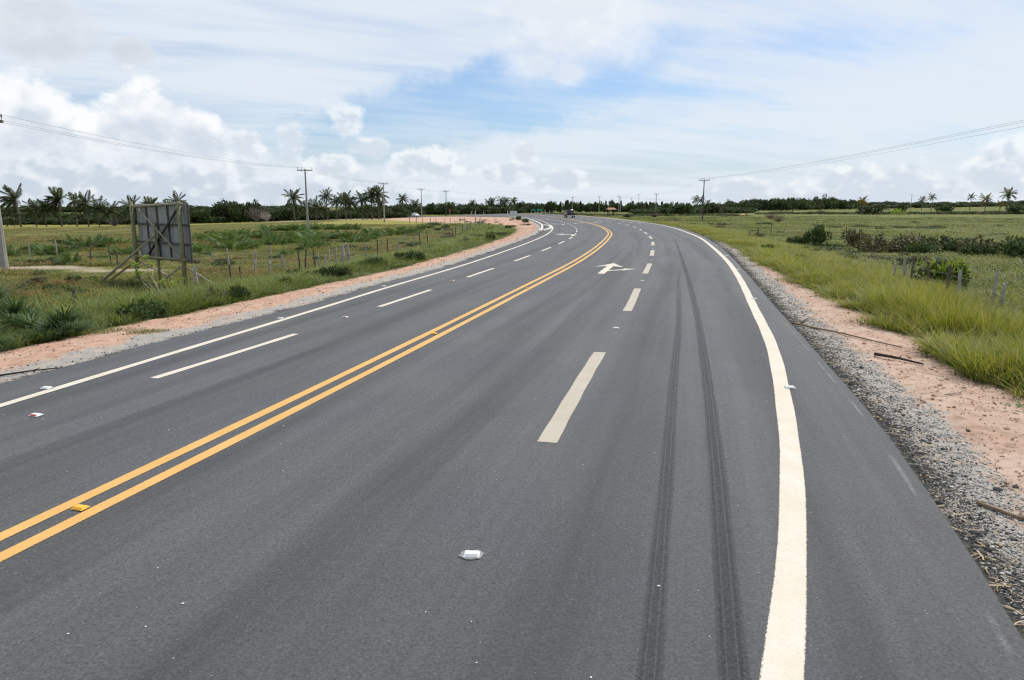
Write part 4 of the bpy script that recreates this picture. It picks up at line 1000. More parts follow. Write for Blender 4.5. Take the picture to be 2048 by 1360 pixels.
# bushes on the right
GB = 'bushes across the right field'
for x, y, h, w_, me, lab in (
    (22.8, 53, 2.4, 2.3, BSH[0], 'tall dark green bush standing alone in the right field'),
    (21.7, 54, 1.2, 1.5, BSH[1], 'small dark bush at the left foot of the tall right bush'),
    (26.6, 55, 1.3, .9, BSH[2], 'narrow dark bush right of the tall right bush'),
    (25.4, 52.5, 2.1, 2.4, BSB[0], 'grey brown thin bush beside the tall right bush'),
    (24.5, 47, 1.62, 3.38, BSB[1], 'brown shrub at the left end of the shrub row'),
    (26.2, 46, 1.76, 3.38, BSB[0], 'dark brown shrub, second of the shrub row behind the right fence'),
    (28, 45.5, 1.69, 3.12, BSH[1], 'green shrub, third of the shrub row behind the right fence'),
    (28.6, 43, 1.69, 3.12, BSB[1], 'brown shrub in the middle of the right shrub row'),
    (29, 39.5, 2.02, 2.86, BSH[2], 'leafy green shrub standing tallest in the right shrub row'),
    (30, 41.5, 1.69, 3.38, BSB[0], 'brown shrub right of the leafy green one'),
    (29.6, 38, 1.76, 3.12, BSB[1], 'brownish shrub towards the right end of the shrub row'),
    (29.3, 35.5, 1.82, 3.12, BSH[0], 'green shrub towards the right end of the shrub row'),
    (28.8, 33.5, 1.76, 3.12, BSB[0], 'brown shrub at the right border of the picture'),
    (25.6, 44.2, 1.2, 2.2, BSH[0], 'green shrub in front of the brown shrubs, left part of the row'),
    (27.6, 41.8, 1.3, 2.2, BSH[2], 'green shrub in front of the brown shrubs, middle of the row'),
    (27.8, 36.8, 1.3, 2.2, BSH[1], 'green shrub in front of the brown shrubs, right part of the row'),
    (16.3, 26.6, 1.55, 2.1, BSH[1], 'green bush with yellowish leaves behind the right fence posts'),
    (31, 190, 1.5, 3.2, BSH[0], 'dark rounded bush beyond the road bend on the right'),
    (150, 275, 3.4, 7, BSY, 'bush with yellow-green patches in the far right field'),
    (21.5, 62, .9, 1.8, BSB[1], 'low brown bush left of the tall right bush'),
    (28, 96, .8, 2.6, BSB[0], 'low dry bush before the tall right utility pole'),
    (33, 112, .9, 3.4, BSB[1], 'brownish low thicket left of the tall right utility pole foot'),
    (42, 118, .8, 3.2, BSH[1], 'low green thicket right of the tall right utility pole foot'),
    ):
    bush(x, y, h, w_, me, lab, GB)
ly = add('yellow_leaves', BSY, bpy.data.objects[[o.name for o in bpy.data.objects if o.get('label', '').startswith('green bush with yellowish')][0]], (0, 0, .25), 1.0); ly.scale = (1.1, 1.0, 1.4)
# bushes and plants on the left
for x, y, h, w_, me, lab in (
    (-12.3, 27.5, .8, .9, BSH[2], 'dark green bush at the foot of the post right of the billboard'),
    (-8.1, 15.6, .55, .75, BSH[1], 'small blue green plant at the edge of the left soil verge'),
    (-5.9, 29.2, .8, 1.5, BSH[0], 'dark low bush beside the white rubble on the left verge'),
    (-4.6, 31.5, .8, 1.6, BSH[1], 'green bush right of the white rubble on the left verge'),
    (-10.4, 33.5, .7, .9, BSH[2], 'leafy weed among the crooked fence posts'),
    (-2.4, 82, .8, 1.1, BSH[0], 'dark green bush on the grass near the soil island'),
    (-.4, 80, .7, .9, BSH[2], 'bush where the grass meets the soil island'),
    (2.0, 104, .9, 1.2, BSH[1], 'pale green bush in the middle of the soil island'),
    (1.2, 128, 1.2, 1.2, BSH[2], 'upright bush at the far side of the soil island'),
    (-3.6, 112, .6, .8, BSH[0], 'small bush at the left border of the soil island'),
    (-29.5, 45.5, .5, .7, BSB[0], 'rusty dry weed in the left field near the back fence'),
    (-12.5, 22.5, .75, 1.9, BSH[1], 'leafy weed clump before the billboard'),
    (-11.9, 14.6, 1.5, 2.0, BSH[0], 'dense rounded bush at the left border behind the strap-leaved plants'),
    (-10.6, 13.1, .95, 1.3, BSH[2], 'dark rounded bush among the strap-leaved plants'),
    (-10.6, 18.4, 1.0, 1.7, BSH[1], 'leafy bush left of the sapling'),
    (-9.6, 18.9, .9, 1.5, BSH[0], 'dark leafy bush below the billboard prop'),
    (-9.0, 20.0, .75, 1.4, BSH[2], 'low leafy bush in front of the sapling'),
    (-12.6, 19.0, 1.0, 1.9, BSH[2], 'broad bush left of the billboard prop'),
    (-10.4, 23.0, .8, 1.5, BSH[0], 'bush right of the sapling near the soil verge'),
    (-8.4, 24.5, .7, 1.3, BSH[1], 'low bush on the verge right of the billboard'),
    (-11.5, 20.5, .65, 1.6, BSH[2], 'spreading weed clump on the left verge below the billboard'),
    ):
    bush(x, y, h, w_, me, lab, 'bushes on the left side of the road')

G_STRAP = foliage('strap_leaves', (.030, .062, .022), (.085, .135, .055), .6, .25)
def rosette_mesh(name, n, seed):
    """strap leaves arching out of one heart, radius about 1"""
    rd = random.Random(seed); L = []
    for k in range(n):
        u = k / n; az_ = k * 2.4 + rd.gauss(0, .2); L.append(blade(0, 0, rd.uniform(.75, 1.1), .075, az_, .15 + 1.0 * (1 - u) ** 1.2, .55, rd.random(), 5))
    return leaf_mesh(name, L, G_STRAP)
ROS = [rosette_mesh('rosette_%d' % i, 46, 200 + i) for i in range(3)]
def young_palm(x, y, spots, label, seed):
    rd = random.Random(seed); e = empty('strap_leaf_plant', (x, y, gz(x, y))); tag(e, label, 'plant', 'strap-leaved plants at the left verge')
    for k, (u, v_, z_, r_) in enumerate(spots):
        f = add('rosette', ROS[k % 3], e, (u, v_, z_), k * 1.9); f.scale = (r_, r_, r_ * .9); f.rotation_euler = (rd.gauss(0, .25), rd.gauss(0, .25), k * 1.9)
def dome(n, rx, h, r_, seed):
    rd = random.Random(seed); o = []
    for k in range(n):
        a = rd.uniform(0, 6.28); q = rd.random() ** .5; o.append((rx * q * math.cos(a), rx * q * math.sin(a), max(0, h * (1 - q * q) * rd.uniform(.6, 1) - .15), r_ * rd.uniform(.8, 1.2)))
    return o
young_palm(-10.3, 13.6, dome(26, 1.0, 1.25, .46, 1), 'large dark strap-leaved plant at the left border of the picture', 1)
young_palm(-9.25, 12.2, dome(7, .45, .35, .36, 2), 'low strap-leaved plant in front at the left border', 2)
young_palm(-8.75, 13.5, dome(12, .5, .55, .36, 3), 'small round strap-leaved plant right of the large one', 3)
young_palm(-11.6, 15.6, dome(14, .9, 1.2, .5, 4), 'strap-leaved plant half hidden behind the large left one', 4)
# big coarse grass clumps on the left verge
coarse = [tuft('coarse_%d' % i, 60, 1.0, .25, .022, .45, .75, G_LUSH, 170 + i, .15, 4) for i in range(3)]
for i, (x, y, s_, lab) in enumerate(((-10.2, 16.5, 1.0, 'coarse arching grass clump left of the leaning stub post'), (-10.0, 18.2, 1.1, 'coarse arching grass clump behind the stub post'), (-9.2, 17.0, .9, 'coarse pale grass clump right of the stub post'), (-9.4, 19.6, 1.1, 'tall arching grass clump in front of the billboard prop'), (-8.3, 17.6, .8, 'broad-bladed grass clump nearest the soil below the billboard'), (-11.6, 17.6, 1.2, 'tall grass clump behind the young palms'), (-8.9, 21.0, .9, 'bushy grass clump below the right billboard post'), (-10.9, 19.4, 1.2, 'rank grass clump left of the sapling'), (-12.4, 20.6, 1.1, 'rank grass clump under the billboard prop'), (-7.3, 20.2, .7, 'small grass clump nearest the soil right of the billboard'))):
    o = add('grass_clump', coarse[i % 3], None, (x, y, gz(x, y) - .03), i * 1.1, s_ * 1.25); tag(o, lab, 'grass', 'coarse grass clumps on the left verge')
short = tuft('short_patch', 420, .10, .5, .008, .6, .8, G_LUSH, 190, .1, 2)
for x, y, sx, sy, lab in ((-7.85, 13.5, 1.1, .55, 'larger short grass patch growing on the left soil verge'), (-6.95, 13.15, .75, .4, 'smaller short grass patch growing on the left soil verge')):
    o = add('grass_patch', short, None, (x, y, gz(x, y)), .3); o.scale = (sx, sy, 1.0); tag(o, lab, 'grass', 'grass patches on the left soil')

# ------------------------------------------------------------------ billboard seen from behind
M_WOODG = simple('weathered_greenish_timber', (.185, .180, .105), .9, .3, 5, .15, bmp=.02)
M_WOODL = simple('pale_weathered_timber', (.27, .245, .19), .9, .25, 5, .15, bmp=.02)
M_WOODD = simple('dark_batten_timber', (.085, .075, .062), .9, .25, 7, .1)
def sheet_material():
    m, t, b, o = material('dull_zinc_sheet', .6, .4); b.inputs['Metallic'].default_value = .35
    co = t.n('ShaderNodeTexCoord').outputs['Object']; n1 = t.noise(t.v('MULTIPLY', co, (1, 1, .35)), 3, 5, .65); n2 = t.noise(co, 26, 3, .6)
    c = t.mix(t.lin(n1, .3, .7), (.19, .20, .205), (.32, .335, .34)); c = t.mix(t.ss(n2, .6, .72), c, (.12, .125, .13)); t.link(c, b.inputs['Base Color']); return m
M_ZINC = sheet_material()
BL, BR_ = Vector((-17.2, 32.2)), Vector((-13.75, 29.4))
bu = (BR_ - BL).normalized(); bw = Vector((bu.y, -bu.x))       # bw points towards the road user who sees the back
if bw.dot(Vector((0, 0)) - BL) < 0: bw = -bw
BLEN = (BR_ - BL).length; bz0 = gz(*((BL + BR_) / 2)) + .16
board = empty('billboard', (BL.x, BL.y, bz0), math.atan2(bu.y, bu.x)); tag(board, 'weathered billboard seen from behind, grey metal sheets on timber posts', 'billboard')
def bp(name, pts, r, mat, n=8): return MB().tube(pts, r, n).build(name, mat, board, True)
sg = -1 if Matrix.Rotation(math.atan2(bu.y, bu.x), 2).col[1].dot(bw) < 0 else 1
Wd = lambda v: v * sg                                            # local y towards the viewer
for u in (0.0, BLEN): bp('post', [(u, 0, -.6), (u + .01, 0, 1.6), (u - .02, 0, 3.52)], [.098, .092, .082], M_WOODG, 10)
bp('centre_post', [(2.15, Wd(-.02), -.6), (2.05, Wd(-.02), 2.62)], [.068, .055], M_WOODG)
bp('top_rail', [(.1, Wd(.0), 3.30), (BLEN + .25, Wd(.0), 3.42)], [.065, .055], M_WOODL)
bp('bottom_rail', [(.1, Wd(.0), 1.07), (BLEN + .25, Wd(.0), 1.10)], [.066, .062], M_WOODG)
pan = empty('panel'); pan.parent = board
edges = [.02, 1.05, 2.05, 3.05, 4.05, BLEN + .42]
for i in range(5):
    u0, u1 = edges[i] + .012, edges[i + 1] - .012; mb = MB(); n = max(8, int((u1 - u0) / .085))
    for k in range(n):
        a, b_ = u0 + (u1 - u0) * k / n, u0 + (u1 - u0) * (k + 1) / n; wa, wb = .012 * math.sin(k * 1.6), .012 * math.sin((k + 1) * 1.6)
        z0, z1 = .96 + .01 * i, 3.40 + .012 * i
        mb.quad((a, Wd(-.20 + wa), z0), (b_, Wd(-.20 + wb), z0), (b_, Wd(-.20 + wb), z1), (a, Wd(-.20 + wa), z1))
        mb.quad((a, Wd(-.215 + wa), z0), (a, Wd(-.215 + wa), z1), (b_, Wd(-.215 + wb), z1), (b_, Wd(-.215 + wb), z0))
    for k in (u0, u1): mb.quad((k, Wd(-.20), .96), (k, Wd(-.215), .96), (k, Wd(-.215), 3.4), (k, Wd(-.20), 3.4))
    o = mb.build('sheet', M_ZINC, pan)
for u in (1.05, 2.05, 3.05, 4.05, BLEN + .40): MB().box((u, Wd(-.165), 2.18), (.075, .04, 2.42)).build('batten', M_WOODD, board)
for z in (1.74, 2.54): MB().box((BLEN / 2 + .2, Wd(-.125), z), (BLEN + .42, .04, .07)).build('batten', M_WOODD, board)
bp('diagonal_brace', [(.62, Wd(-.03), 3.18), (4.25, Wd(-.03), 1.2)], .035, M_WOODL)
bp('diagonal_brace', [(4.25, Wd(-.07), 3.26), (1.05, Wd(-.07), 1.15)], .055, M_WOODD)
bp('prop', [(2.1, Wd(.08), 2.02), (-1.1, Wd(1.6), -.4)], [.048, .058], M_WOODL)
bp('foot_brace', [(.1, Wd(.12), .85), (-.95, Wd(1.4), -.4)], .045, M_WOODG)
bp('foot_brace', [(.15, Wd(-.1), .82), (1.55, Wd(-1.6), -.4)], .042, M_WOODL)
bp('foot_brace', [(BLEN - .05, Wd(.14), .82), (BLEN - 1.45, Wd(1.1), -.4)], .05, M_WOODL)
bp('foot_brace', [(BLEN + .1, Wd(-.1), .78), (BLEN + 1.4, Wd(-1.2), -.4)], .042, M_WOODL)

# bare sapling with lime leaves before the billboard
sap = empty('sapling', (-12.0, 23.6, gz(-12, 23.6))); tag(sap, 'sapling with pale bare twigs and lime leaf tufts before the billboard', 'sapling')
rd = random.Random(4); M_TWIG = simple('pale_twig', (.42, .37, .30), .9, .2)
tips = [(-.75, .1, 1.55), (-.55, -.1, 1.25), (-.2, .1, 1.5), (.75, .0, 1.0), (.45, .2, .85), (.95, .1, .75), (-.35, 0, 1.75), (.2, -.1, .95)]
mb = MB(); lv = []
for tx, ty, tz in tips:
    mb.tube([(rd.gauss(0, .05), rd.gauss(0, .05), -.05), (tx * .25 + .12, ty * .3, tz * .4), (tx * .75, ty * .7, tz * .75), (tx, ty, tz)], [.024, .017, .011, .006], 5)
    if tz > .8:
        for k in range(16):
            a = rd.uniform(0, 6.28); lv.append(oval((tx, ty, tz + rd.uniform(-.08, .06)), (math.cos(a), math.sin(a), rd.uniform(-.2, .7)), (rd.gauss(0, .3), rd.gauss(0, .3), 1), rd.uniform(.14, .24), .085, rd.random()))
mb.build('twigs', M_TWIG, sap, True); add('leaf_tufts', leaf_mesh('lime_tufts', lv, G_LIME), sap)

# ------------------------------------------------------------------ utility poles and wires
M_CONC = simple('pole_concrete', (.30, .285, .26), .9, .2, 3, .2, bmp=.01)
M_OLDWOOD = simple('tarred_pole_wood', (.095, .08, .068), .9, .25, 4, .15)
M_ARM = simple('crossarm_timber', (.14, .125, .11), .9, .2)
M_INS = simple('insulator_porcelain', (.12, .10, .09), .3, .1)
def pole(x, y, h, rz, label, mat=None, arm=2.1, thick=1.0, group=None, ins=True, dark_foot=False):
    e = empty('utility_pole', (x, y, gz(x, y) - .05), rz); tag(e, label, 'utility pole', group)
    mb = MB(); b = len(mb.V); w0, w1 = .17 * thick, .085 * thick
    mb.tube([(0, 0, 0), (0, 0, h * .5), (0, 0, h)], [w0, (w0 + w1) / 2, w1], 8); mb.build('shaft', mat or M_CONC, e)
    MB().box((0, -.12 * thick, h - .18), (arm, .10 * thick, .12 * thick)).build('crossarm', M_ARM, e)
    if ins:
        for u in (-.47, -.18, .47):
            MB().tube([(u * arm, -.12, h - .14), (u * arm, -.12, h + .02), (u * arm, -.12, h + .06), (u * arm, -.12, h + .20)], [.015, .015, .045, .035], 8).build('insulator', M_INS, e)
    for s_ in (-1, 1): MB().tube([(0, -.1, h - .75), (s_ * arm * .26, -.13, h - .2)], .018, 5).build('arm_brace', M_ARM, e)
    return e
GP = 'utility poles along the left field'; GQ = 'utility poles along the right side'
LP = [(-28.35, 39.2, 8.2, .0), (-28.2, 98, 8.6, .0), (-28.2, 157, 8.6, .0), (-27.3, 215, 8.6, -.05), (-21.8, 236, 8.5, -.3), (-6.9, 352, 8.4, -.15)]
LL = ['concrete utility pole cut off by the left border of the picture', 'tall concrete utility pole right of the billboard, nearest whole one', 'utility pole beside the palm grove, second whole one on the left', 'slim utility pole near the white car on the left', 'dark-footed utility pole at the left edge of the soil island', 'far utility pole above the white board']
for i, (q, lab) in enumerate(zip(LP, LL)): pole(*q, lab, M_OLDWOOD if i in (4,) else M_CONC, 2.1, 1.15 if i == 0 else 1.05, GP)
RP = [(40.2, 150, 8.5, .0), (62, 312, 9.5, .0)]
pole(40.2, 150, 8.6, 0.0, 'tall dark utility pole with plain crossarm in the right field', M_OLDWOOD, 2.2, 1.0, GQ)
pole(63, 312, 8.6, 0, 'second utility pole on the right, left of the tall one', M_CONC, 2.4, 1.3, GQ)
pole(62, 205, 5.2, 0, 'short thin utility pole right of the tall right one', M_OLDWOOD, .9, .8, GQ, False)
for x, y, h, a, lab in ((31.4, 370, 8, 1.9, 'far utility pole just left of the pickup truck'), (54, 360, 8.2, 2.0, 'far utility pole between the pickup truck and the shelter'), (57, 375, 7.6, 2, 'fainter far utility pole right behind another near the shelter'), (43, 352, 8, 2, 'far utility pole right above the pickup truck'), (75.5, 425, 10.5, 2.4, 'far utility pole between the shelter and the second right pole'), (235, 420, 9.5, 1.8, 'distant utility pole at the right forest edge'), (87, 520, 9, 2, 'very distant utility pole left of the tall right one')):
    pole(x, y, h, 0, lab, M_CONC, a, 1.05, GQ, False)
M_WIRE = simple('grey_wire', (.22, .22, .225), .5, .1)
def wires(name, label, sup, offs, sag, r=.0075, z_off=.12):
    e = empty(name, (sup[0][0], sup[0][1], 0)); tag(e, label, 'power line'); o0 = Vector((sup[0][0], sup[0][1], 0))
    for of in offs:
        pts = []
        for (x0, y0, z0), (x1, y1, z1) in zip(sup[:-1], sup[1:]):
            for k in range(24 if not pts else 25):
                u = k / 24; pts.append(Vector((x0 + (x1 - x0) * u + of, y0 + (y1 - y0) * u - .12, z0 + (z1 - z0) * u + z_off - sag * 4 * u * (1 - u))) - o0)
        # drop doubled points at supports
        q = [pts[0]]
        for p_ in pts[1:]:
            if (p_ - q[-1]).length > .05: q.append(p_)
        MB().tube(q, r, 4, False).build('wire', M_WIRE, e)
ltop = [(x, y, gz(x, y) + h) for x, y, h, a in LP]
wires('power_line', 'three sagging wires strung between the left utility poles', [(-28.9, -20, gz(-28.9, -20) + 8.4)] + ltop, (-.99, -.38, .99), .55)
wires('power_line', 'three sagging wires rising out of the picture on the right', [(29, -12, 8.9), (40.2, 150, gz(40, 150) + 8.6), (63, 312, gz(63, 312) + 8.6)], (-1.03, -.4, 1.03), 1.15, .008)

# ------------------------------------------------------------------ fences
M_POST = simple('grey_split_post', (.31, .29, .255), .95, .35, 4, .1, bmp=.02)
M_POSTD = simple('dark_old_post', (.105, .088, .07), .95, .3, 4, .1, bmp=.02)
def post_mesh(name, seed, mat, r=.042):
    rd = random.Random(seed); mb = MB(); n = 7; pts = [(rd.gauss(0, .012), rd.gauss(0, .012), z) for z in (-.2, .25, .55, .8, 1.0)]
    mb.tube(pts, [r * rd.uniform(.85, 1.15) for _ in pts], n)
    for k in range(len(mb.V)): x, y, z = mb.V[k]; mb.V[k] = (x * (1 + .12 * math.sin(k * 2.7)), y, z + (.03 * math.sin(k * 1.9) if z > .9 else 0))
    return mb.mesh(name, mat)
PM = [post_mesh('post_%d' % i, i, M_POST) for i in range(3)] + [post_mesh('post_d%d' % i, 5 + i, M_POSTD) for i in range(2)]
def fence(name, label, posts, wires_at, path=None, group=None):
    e = empty(name, (posts[0][0], posts[0][1], 0)); tag(e, label, 'fence', group); o0 = Vector((posts[0][0], posts[0][1], 0)); rd = random.Random(len(posts))
    for x, y, h, *w_ in posts:
        p_ = add('post', PM[rd.randrange(5)], e, Vector((x, y, gz(x, y))) - o0, rd.uniform(0, 6.28)); wk = w_[0] if w_ else 1.0
        p_.scale = (wk, wk, h + .08); p_.rotation_euler = (rd.gauss(0, .035), rd.gauss(0, .045), rd.uniform(0, 6.28))
    for hz in wires_at:
        pts = [Vector((x, y, gz(x, y) + hz * h)) - o0 for x, y, h, *_ in (path or posts)]
        if len(pts) > 1: MB().tube(pts, .004, 3, False).build('wire', M_WIRE, e)
FL = [(-13.19, 32.79, 1.41), (-12.76, 34.83, 1.2), (-11.17, 36.83, 1.05), (-10.94, 37.14, 1.15), (-10.52, 37.45, 1.05), (-9.17, 35.38, 1.25), (-9.33, 38.6, 1.2, 2.6), (-9.37, 40.2, 1.25, 2.2), (-9.91, 39.76, 1.1, 1.6), (-8.97, 43.19, 1.15), (-8.85, 46.29, 1.2), (-8.78, 49.86, 1.15), (-8.44, 52.15, 1.15), (-8.42, 56.01, 1.15), (-7.98, 57.43, 1.1), (-7.74, 59.69, 1.15), (-7.44, 62.13, 1.15), (-6.52, 67.67, 1.25), (-6.36, 75.5, 1.1), (-6.08, 76.77, 1.2), (-5.86, 83.81, 1.1), (-5.67, 85.37, 1.2), (-5.68, 90.43, 1.1), (-5.53, 93.19, 1.0), (-4.99, 98.18, 1.6, 1.5), (-4.92, 107.37, 1.25), (-4.97, 115.46, 1.2)]
more = [(-14.99, 23.83, .62, 1.6), (-12.83, 28.41, 1.0, 1.8), (-13.01, 32.3, .7), (-12.66, 32.55, .6), (-12.61, 34.4, .75), (-12.04, 34.83, .7, 1.4), (-12.08, 37.14, .8, 1.4), (-10.34, 37.76, .9, .7), (-10.21, 38.41, .75)]
fence('wire_fence', 'crooked grey post and wire fence along the left field', FL + more, (.45, .7, .92), [q for q in FL if q[0] > -20])
fence('wire_fence', 'second row of fence posts deeper in the left field', [(-32.07, 46.79, 1.1), (-28.89, 44.67, 1.34), (-25.83, 43.11, 1.14), (-24.67, 43.11, 1.17), (-23.59, 42.01, .75), (-24.02, 44.67, 1.05), (-18.09, 42.37, .75), (-15.55, 45.5, .95)], (.5, .85))
fence('wire_fence', 'far row of thin posts at the left of the soil island', [(-22 + i * 1.6 + .3 * math.sin(i * 3), 152 - i * 1.2, 1.1, 1.6) for i in range(11)], ())
fence('wire_fence', 'weathered fence posts in the tall grass on the right', [(15.02, 27.5, .7), (15.2, 27.1, 1.05, 1.3), (15.11, 26.5, 1.05), (14.64, 24.64, 1.0), (14.75, 23.5, 1.0, 1.6), (14.73, 23.0, .9, 1.2), (14.95, 21.6, 1.1), (14.75, 20.9, .75, 1.2)], (.5, .8))
fence('wire_fence', 'dark stub posts across the right meadow', [(18.9, 42.5, .5), (26.76, 68.52, .75), (28.3, 77.5, 1.1), (27.26, 78.57, .7), (27.82, 80, .6), (27.73, 86.48, .6), (27.55, 92.04, .65)], (.6,))
fence('wire_fence', 'grey posts behind the brown shrub row on the right', [(32.6, 58.25, .85), (34.44, 59.88, .8), (35.22, 54.53, .7)], (.6,))

# ------------------------------------------------------------------ road studs
M_SW = simple('white_stud_plastic', (.66, .65, .62), .45, .08); M_SY = simple('yellow_stud_plastic', (.72, .42, .04), .45, .1)
M_RW = simple('clear_reflector', (.45, .47, .50), .2, .05, spec=.6); M_RR = simple('red_reflector', (.35, .012, .02), .25, .1, spec=.6); M_RY = simple('amber_reflector', (.62, .26, .01), .25, .1, spec=.6)
M_GLUE = simple('grey_epoxy_pad', (.21, .215, .21), .7, .15, 20, bmp=.004)
def stud_mesh(mat):
    w0, l0, w1, l1, h = .062, .05, .05, .026, .020; mb = MB()
    B_ = [(-w0, -l0, 0), (w0, -l0, 0), (w0, l0, 0), (-w0, l0, 0)]; T_ = [(-w1, -l1, h), (w1, -l1, h), (w1, l1, h), (-w1, l1, h)]
    mb.V = B_ + T_; mb.F = [(0, 1, 5, 4), (1, 2, 6, 5), (2, 3, 7, 6), (3, 0, 4, 7), (4, 5, 6, 7)]; return mb
SM = {'w': stud_mesh(0).mesh('stud_white', M_SW), 'y': stud_mesh(0).mesh('stud_yellow', M_SY)}
def refl(mat):
    mb = MB(); mb.quad((-.046, -.0475, .0045), (.046, -.0475, .0045), (.042, -.030, .0195), (-.042, -.030, .0195)); return mb.mesh('reflector', mat)
RM = {'w': refl(M_RW), 'r': refl(M_RR), 'y': refl(M_RY)}
def pad(seed):
    rd = random.Random(seed); n = 16; mb = MB(); V = [(.098 * rd.uniform(.75, 1.12) * math.cos(6.283 * k / n), .078 * rd.uniform(.75, 1.15) * math.sin(6.283 * k / n)) for k in range(n)]
    mb.V = [(x, y, .006) for x, y in V] + [(x * 1.04, y * 1.04, -.002) for x, y in V]; mb.F = [tuple(range(n))] + [(k, (k + 1) % n, n + (k + 1) % n, n + k)[::-1] for k in range(n)]; return mb.mesh('pad', M_GLUE)
PD = [pad(i) for i in range(3)]
def stud(x, y, hd, body, rf, label, padded=True, s_=1.0):
    e = empty('road_stud', (x, y, float(road_z(x, y)) + .005), -hd, s_ * .86); tag(e, label, 'road stud', 'reflective road studs')
    add('body', SM[body], e, (0, 0, .003)); add('reflector', RM[rf], e, (0, 0, .0035))
    if padded: add('adhesive_pad', PD[int(x * 10) % 3], e)
def hd_at(P, y): i = int(np.abs(P[:, 1] - y).argmin()); i = min(max(i, 1), len(P) - 2); t = P[i + 1] - P[i - 1]; return math.atan2(t[0], t[1])
for i, ((x, y), a) in enumerate(zip([(-3.34, 5.08), (-1.43, 12.65), (.44, 19.91), (1.9, 26.2), (3.42, 32.93)], ('nearest', 'second nearest', 'third nearest', 'fourth nearest', 'fifth nearest'))):
    stud(x, y, hd_at(YELLOW, y), 'y', 'y', 'yellow stud between the yellow lines, %s to the camera' % a, False, 1.0)
for (x, y), a in zip([(-5.98, 8.72), (-4.82, 14.42), (-3.75, 20.42)], ('nearest', 'second nearest', 'third nearest')):
    stud(x, y, hd_at(L_LINE, y), 'w', 'w', 'white stud on the left edge line, %s to the camera' % a, True, 1.1)
for (x, y), a in zip([(-5.32, 7.53), (-3.52, 14.59), (-1.87, 21.96)], ('nearest', 'second nearest', 'third nearest')):
    stud(x, y, hd_at(L_DASH, y), 'w', 'r', 'red and white stud between left lane dashes, %s to the camera' % a, False, 1.1)
for (x, y), a in zip([(3.58, 8.75), (6.13, 17.6), (8.32, 25.84), (10.15, 33.27), (12.1, 41.8)], ('nearest', 'second nearest', 'third nearest', 'fourth nearest', 'fifth nearest')):
    stud(x, y, 0.05, 'w', 'w', 'white stud on the outer rim of the right edge line, %s to the camera' % a, False, 1.15)
for (x, y), a in zip([(-.27, 4.34), (2.0, 13.24), (4.1, 21.96), (6.05, 30.46), (7.83, 39.29)], ('glued on a grey pad, nearest to the camera', 'second nearest to the camera', 'third nearest to the camera', 'fourth nearest to the camera', 'fifth nearest to the camera')):
    stud(x, y, 0.06, 'w', 'w', 'white stud between the right lane dashes, ' + a, y < 6, 1.05)

# ------------------------------------------------------------------ cars
M_BLACK = simple('black_car_paint', (.012, .012, .014), .3, .1, spec=.5); M_WCAR = simple('white_car_paint', (.62, .64, .66), .3, .05, spec=.5)
M_GLASS = simple('dark_car_glass', (.012, .014, .016), .25, .05, spec=.6); M_TYRE = simple('tyre_rubber', (.02, .02, .02), .9, .1); M_RIM = simple('alloy_rim', (.35, .35, .36), .35, .05, metal=.8)
M_CHROME = simple('chrome_bumper', (.45, .45, .46), .25, .05, metal=.9); M_TAIL = simple('red_tail_lamp', (.30, .012, .012), .25, .1, spec=.6); M_PLATE = simple('grey_number_plate', (.5, .5, .5), .5, .05); M_LAMP = simple('clear_headlamp', (.6, .62, .64), .15, .05, spec=.6)
def loft(secs, closed_ends=True):
    """secs: list of (y, [(x, z) ...]) outlines from front to back"""
    mb = MB(); n = len(secs[0][1])
    for y, q in secs: mb.V += [(x, y, z) for x, z in q]
    for i in range(len(secs) - 1):
        for k in range(n): mb.F.append((i * n + k, i * n + (k + 1) % n, (i + 1) * n + (k + 1) % n, (i + 1) * n + k))
    mb.F.append(tuple(range(n))[::-1]); mb.F.append(tuple((len(secs) - 1) * n + k for k in range(n))); return mb
def outline(w_, z0, z1, tw=.92, r=.07):
    return [(-w_ + r, z0), (w_ - r, z0), (w_, z0 + r), (w_, (z0 + z1) * .55), (w_ * tw, z1 - r), (w_ * tw - r, z1), (-w_ * tw + r, z1), (-w_ * tw, z1 - r), (-w_, (z0 + z1) * .55), (-w_, z0 + r)]
def wheels(e, xs, ys, r):
    for x in xs:
        for y in ys:
            ty = MB().tube([(x - .1, y, r), (x - .08, y, r), (x + .08, y, r), (x + .1, y, r)], [r * .85, r, r, r * .85], 16).build('wheel', M_TYRE, e)
            MB().tube([(x + (.104 if x > 0 else -.104), y, r), (x + (.112 if x > 0 else -.112), y, r)], [r * .6, r * .5], 12).build('rim', M_RIM, ty)
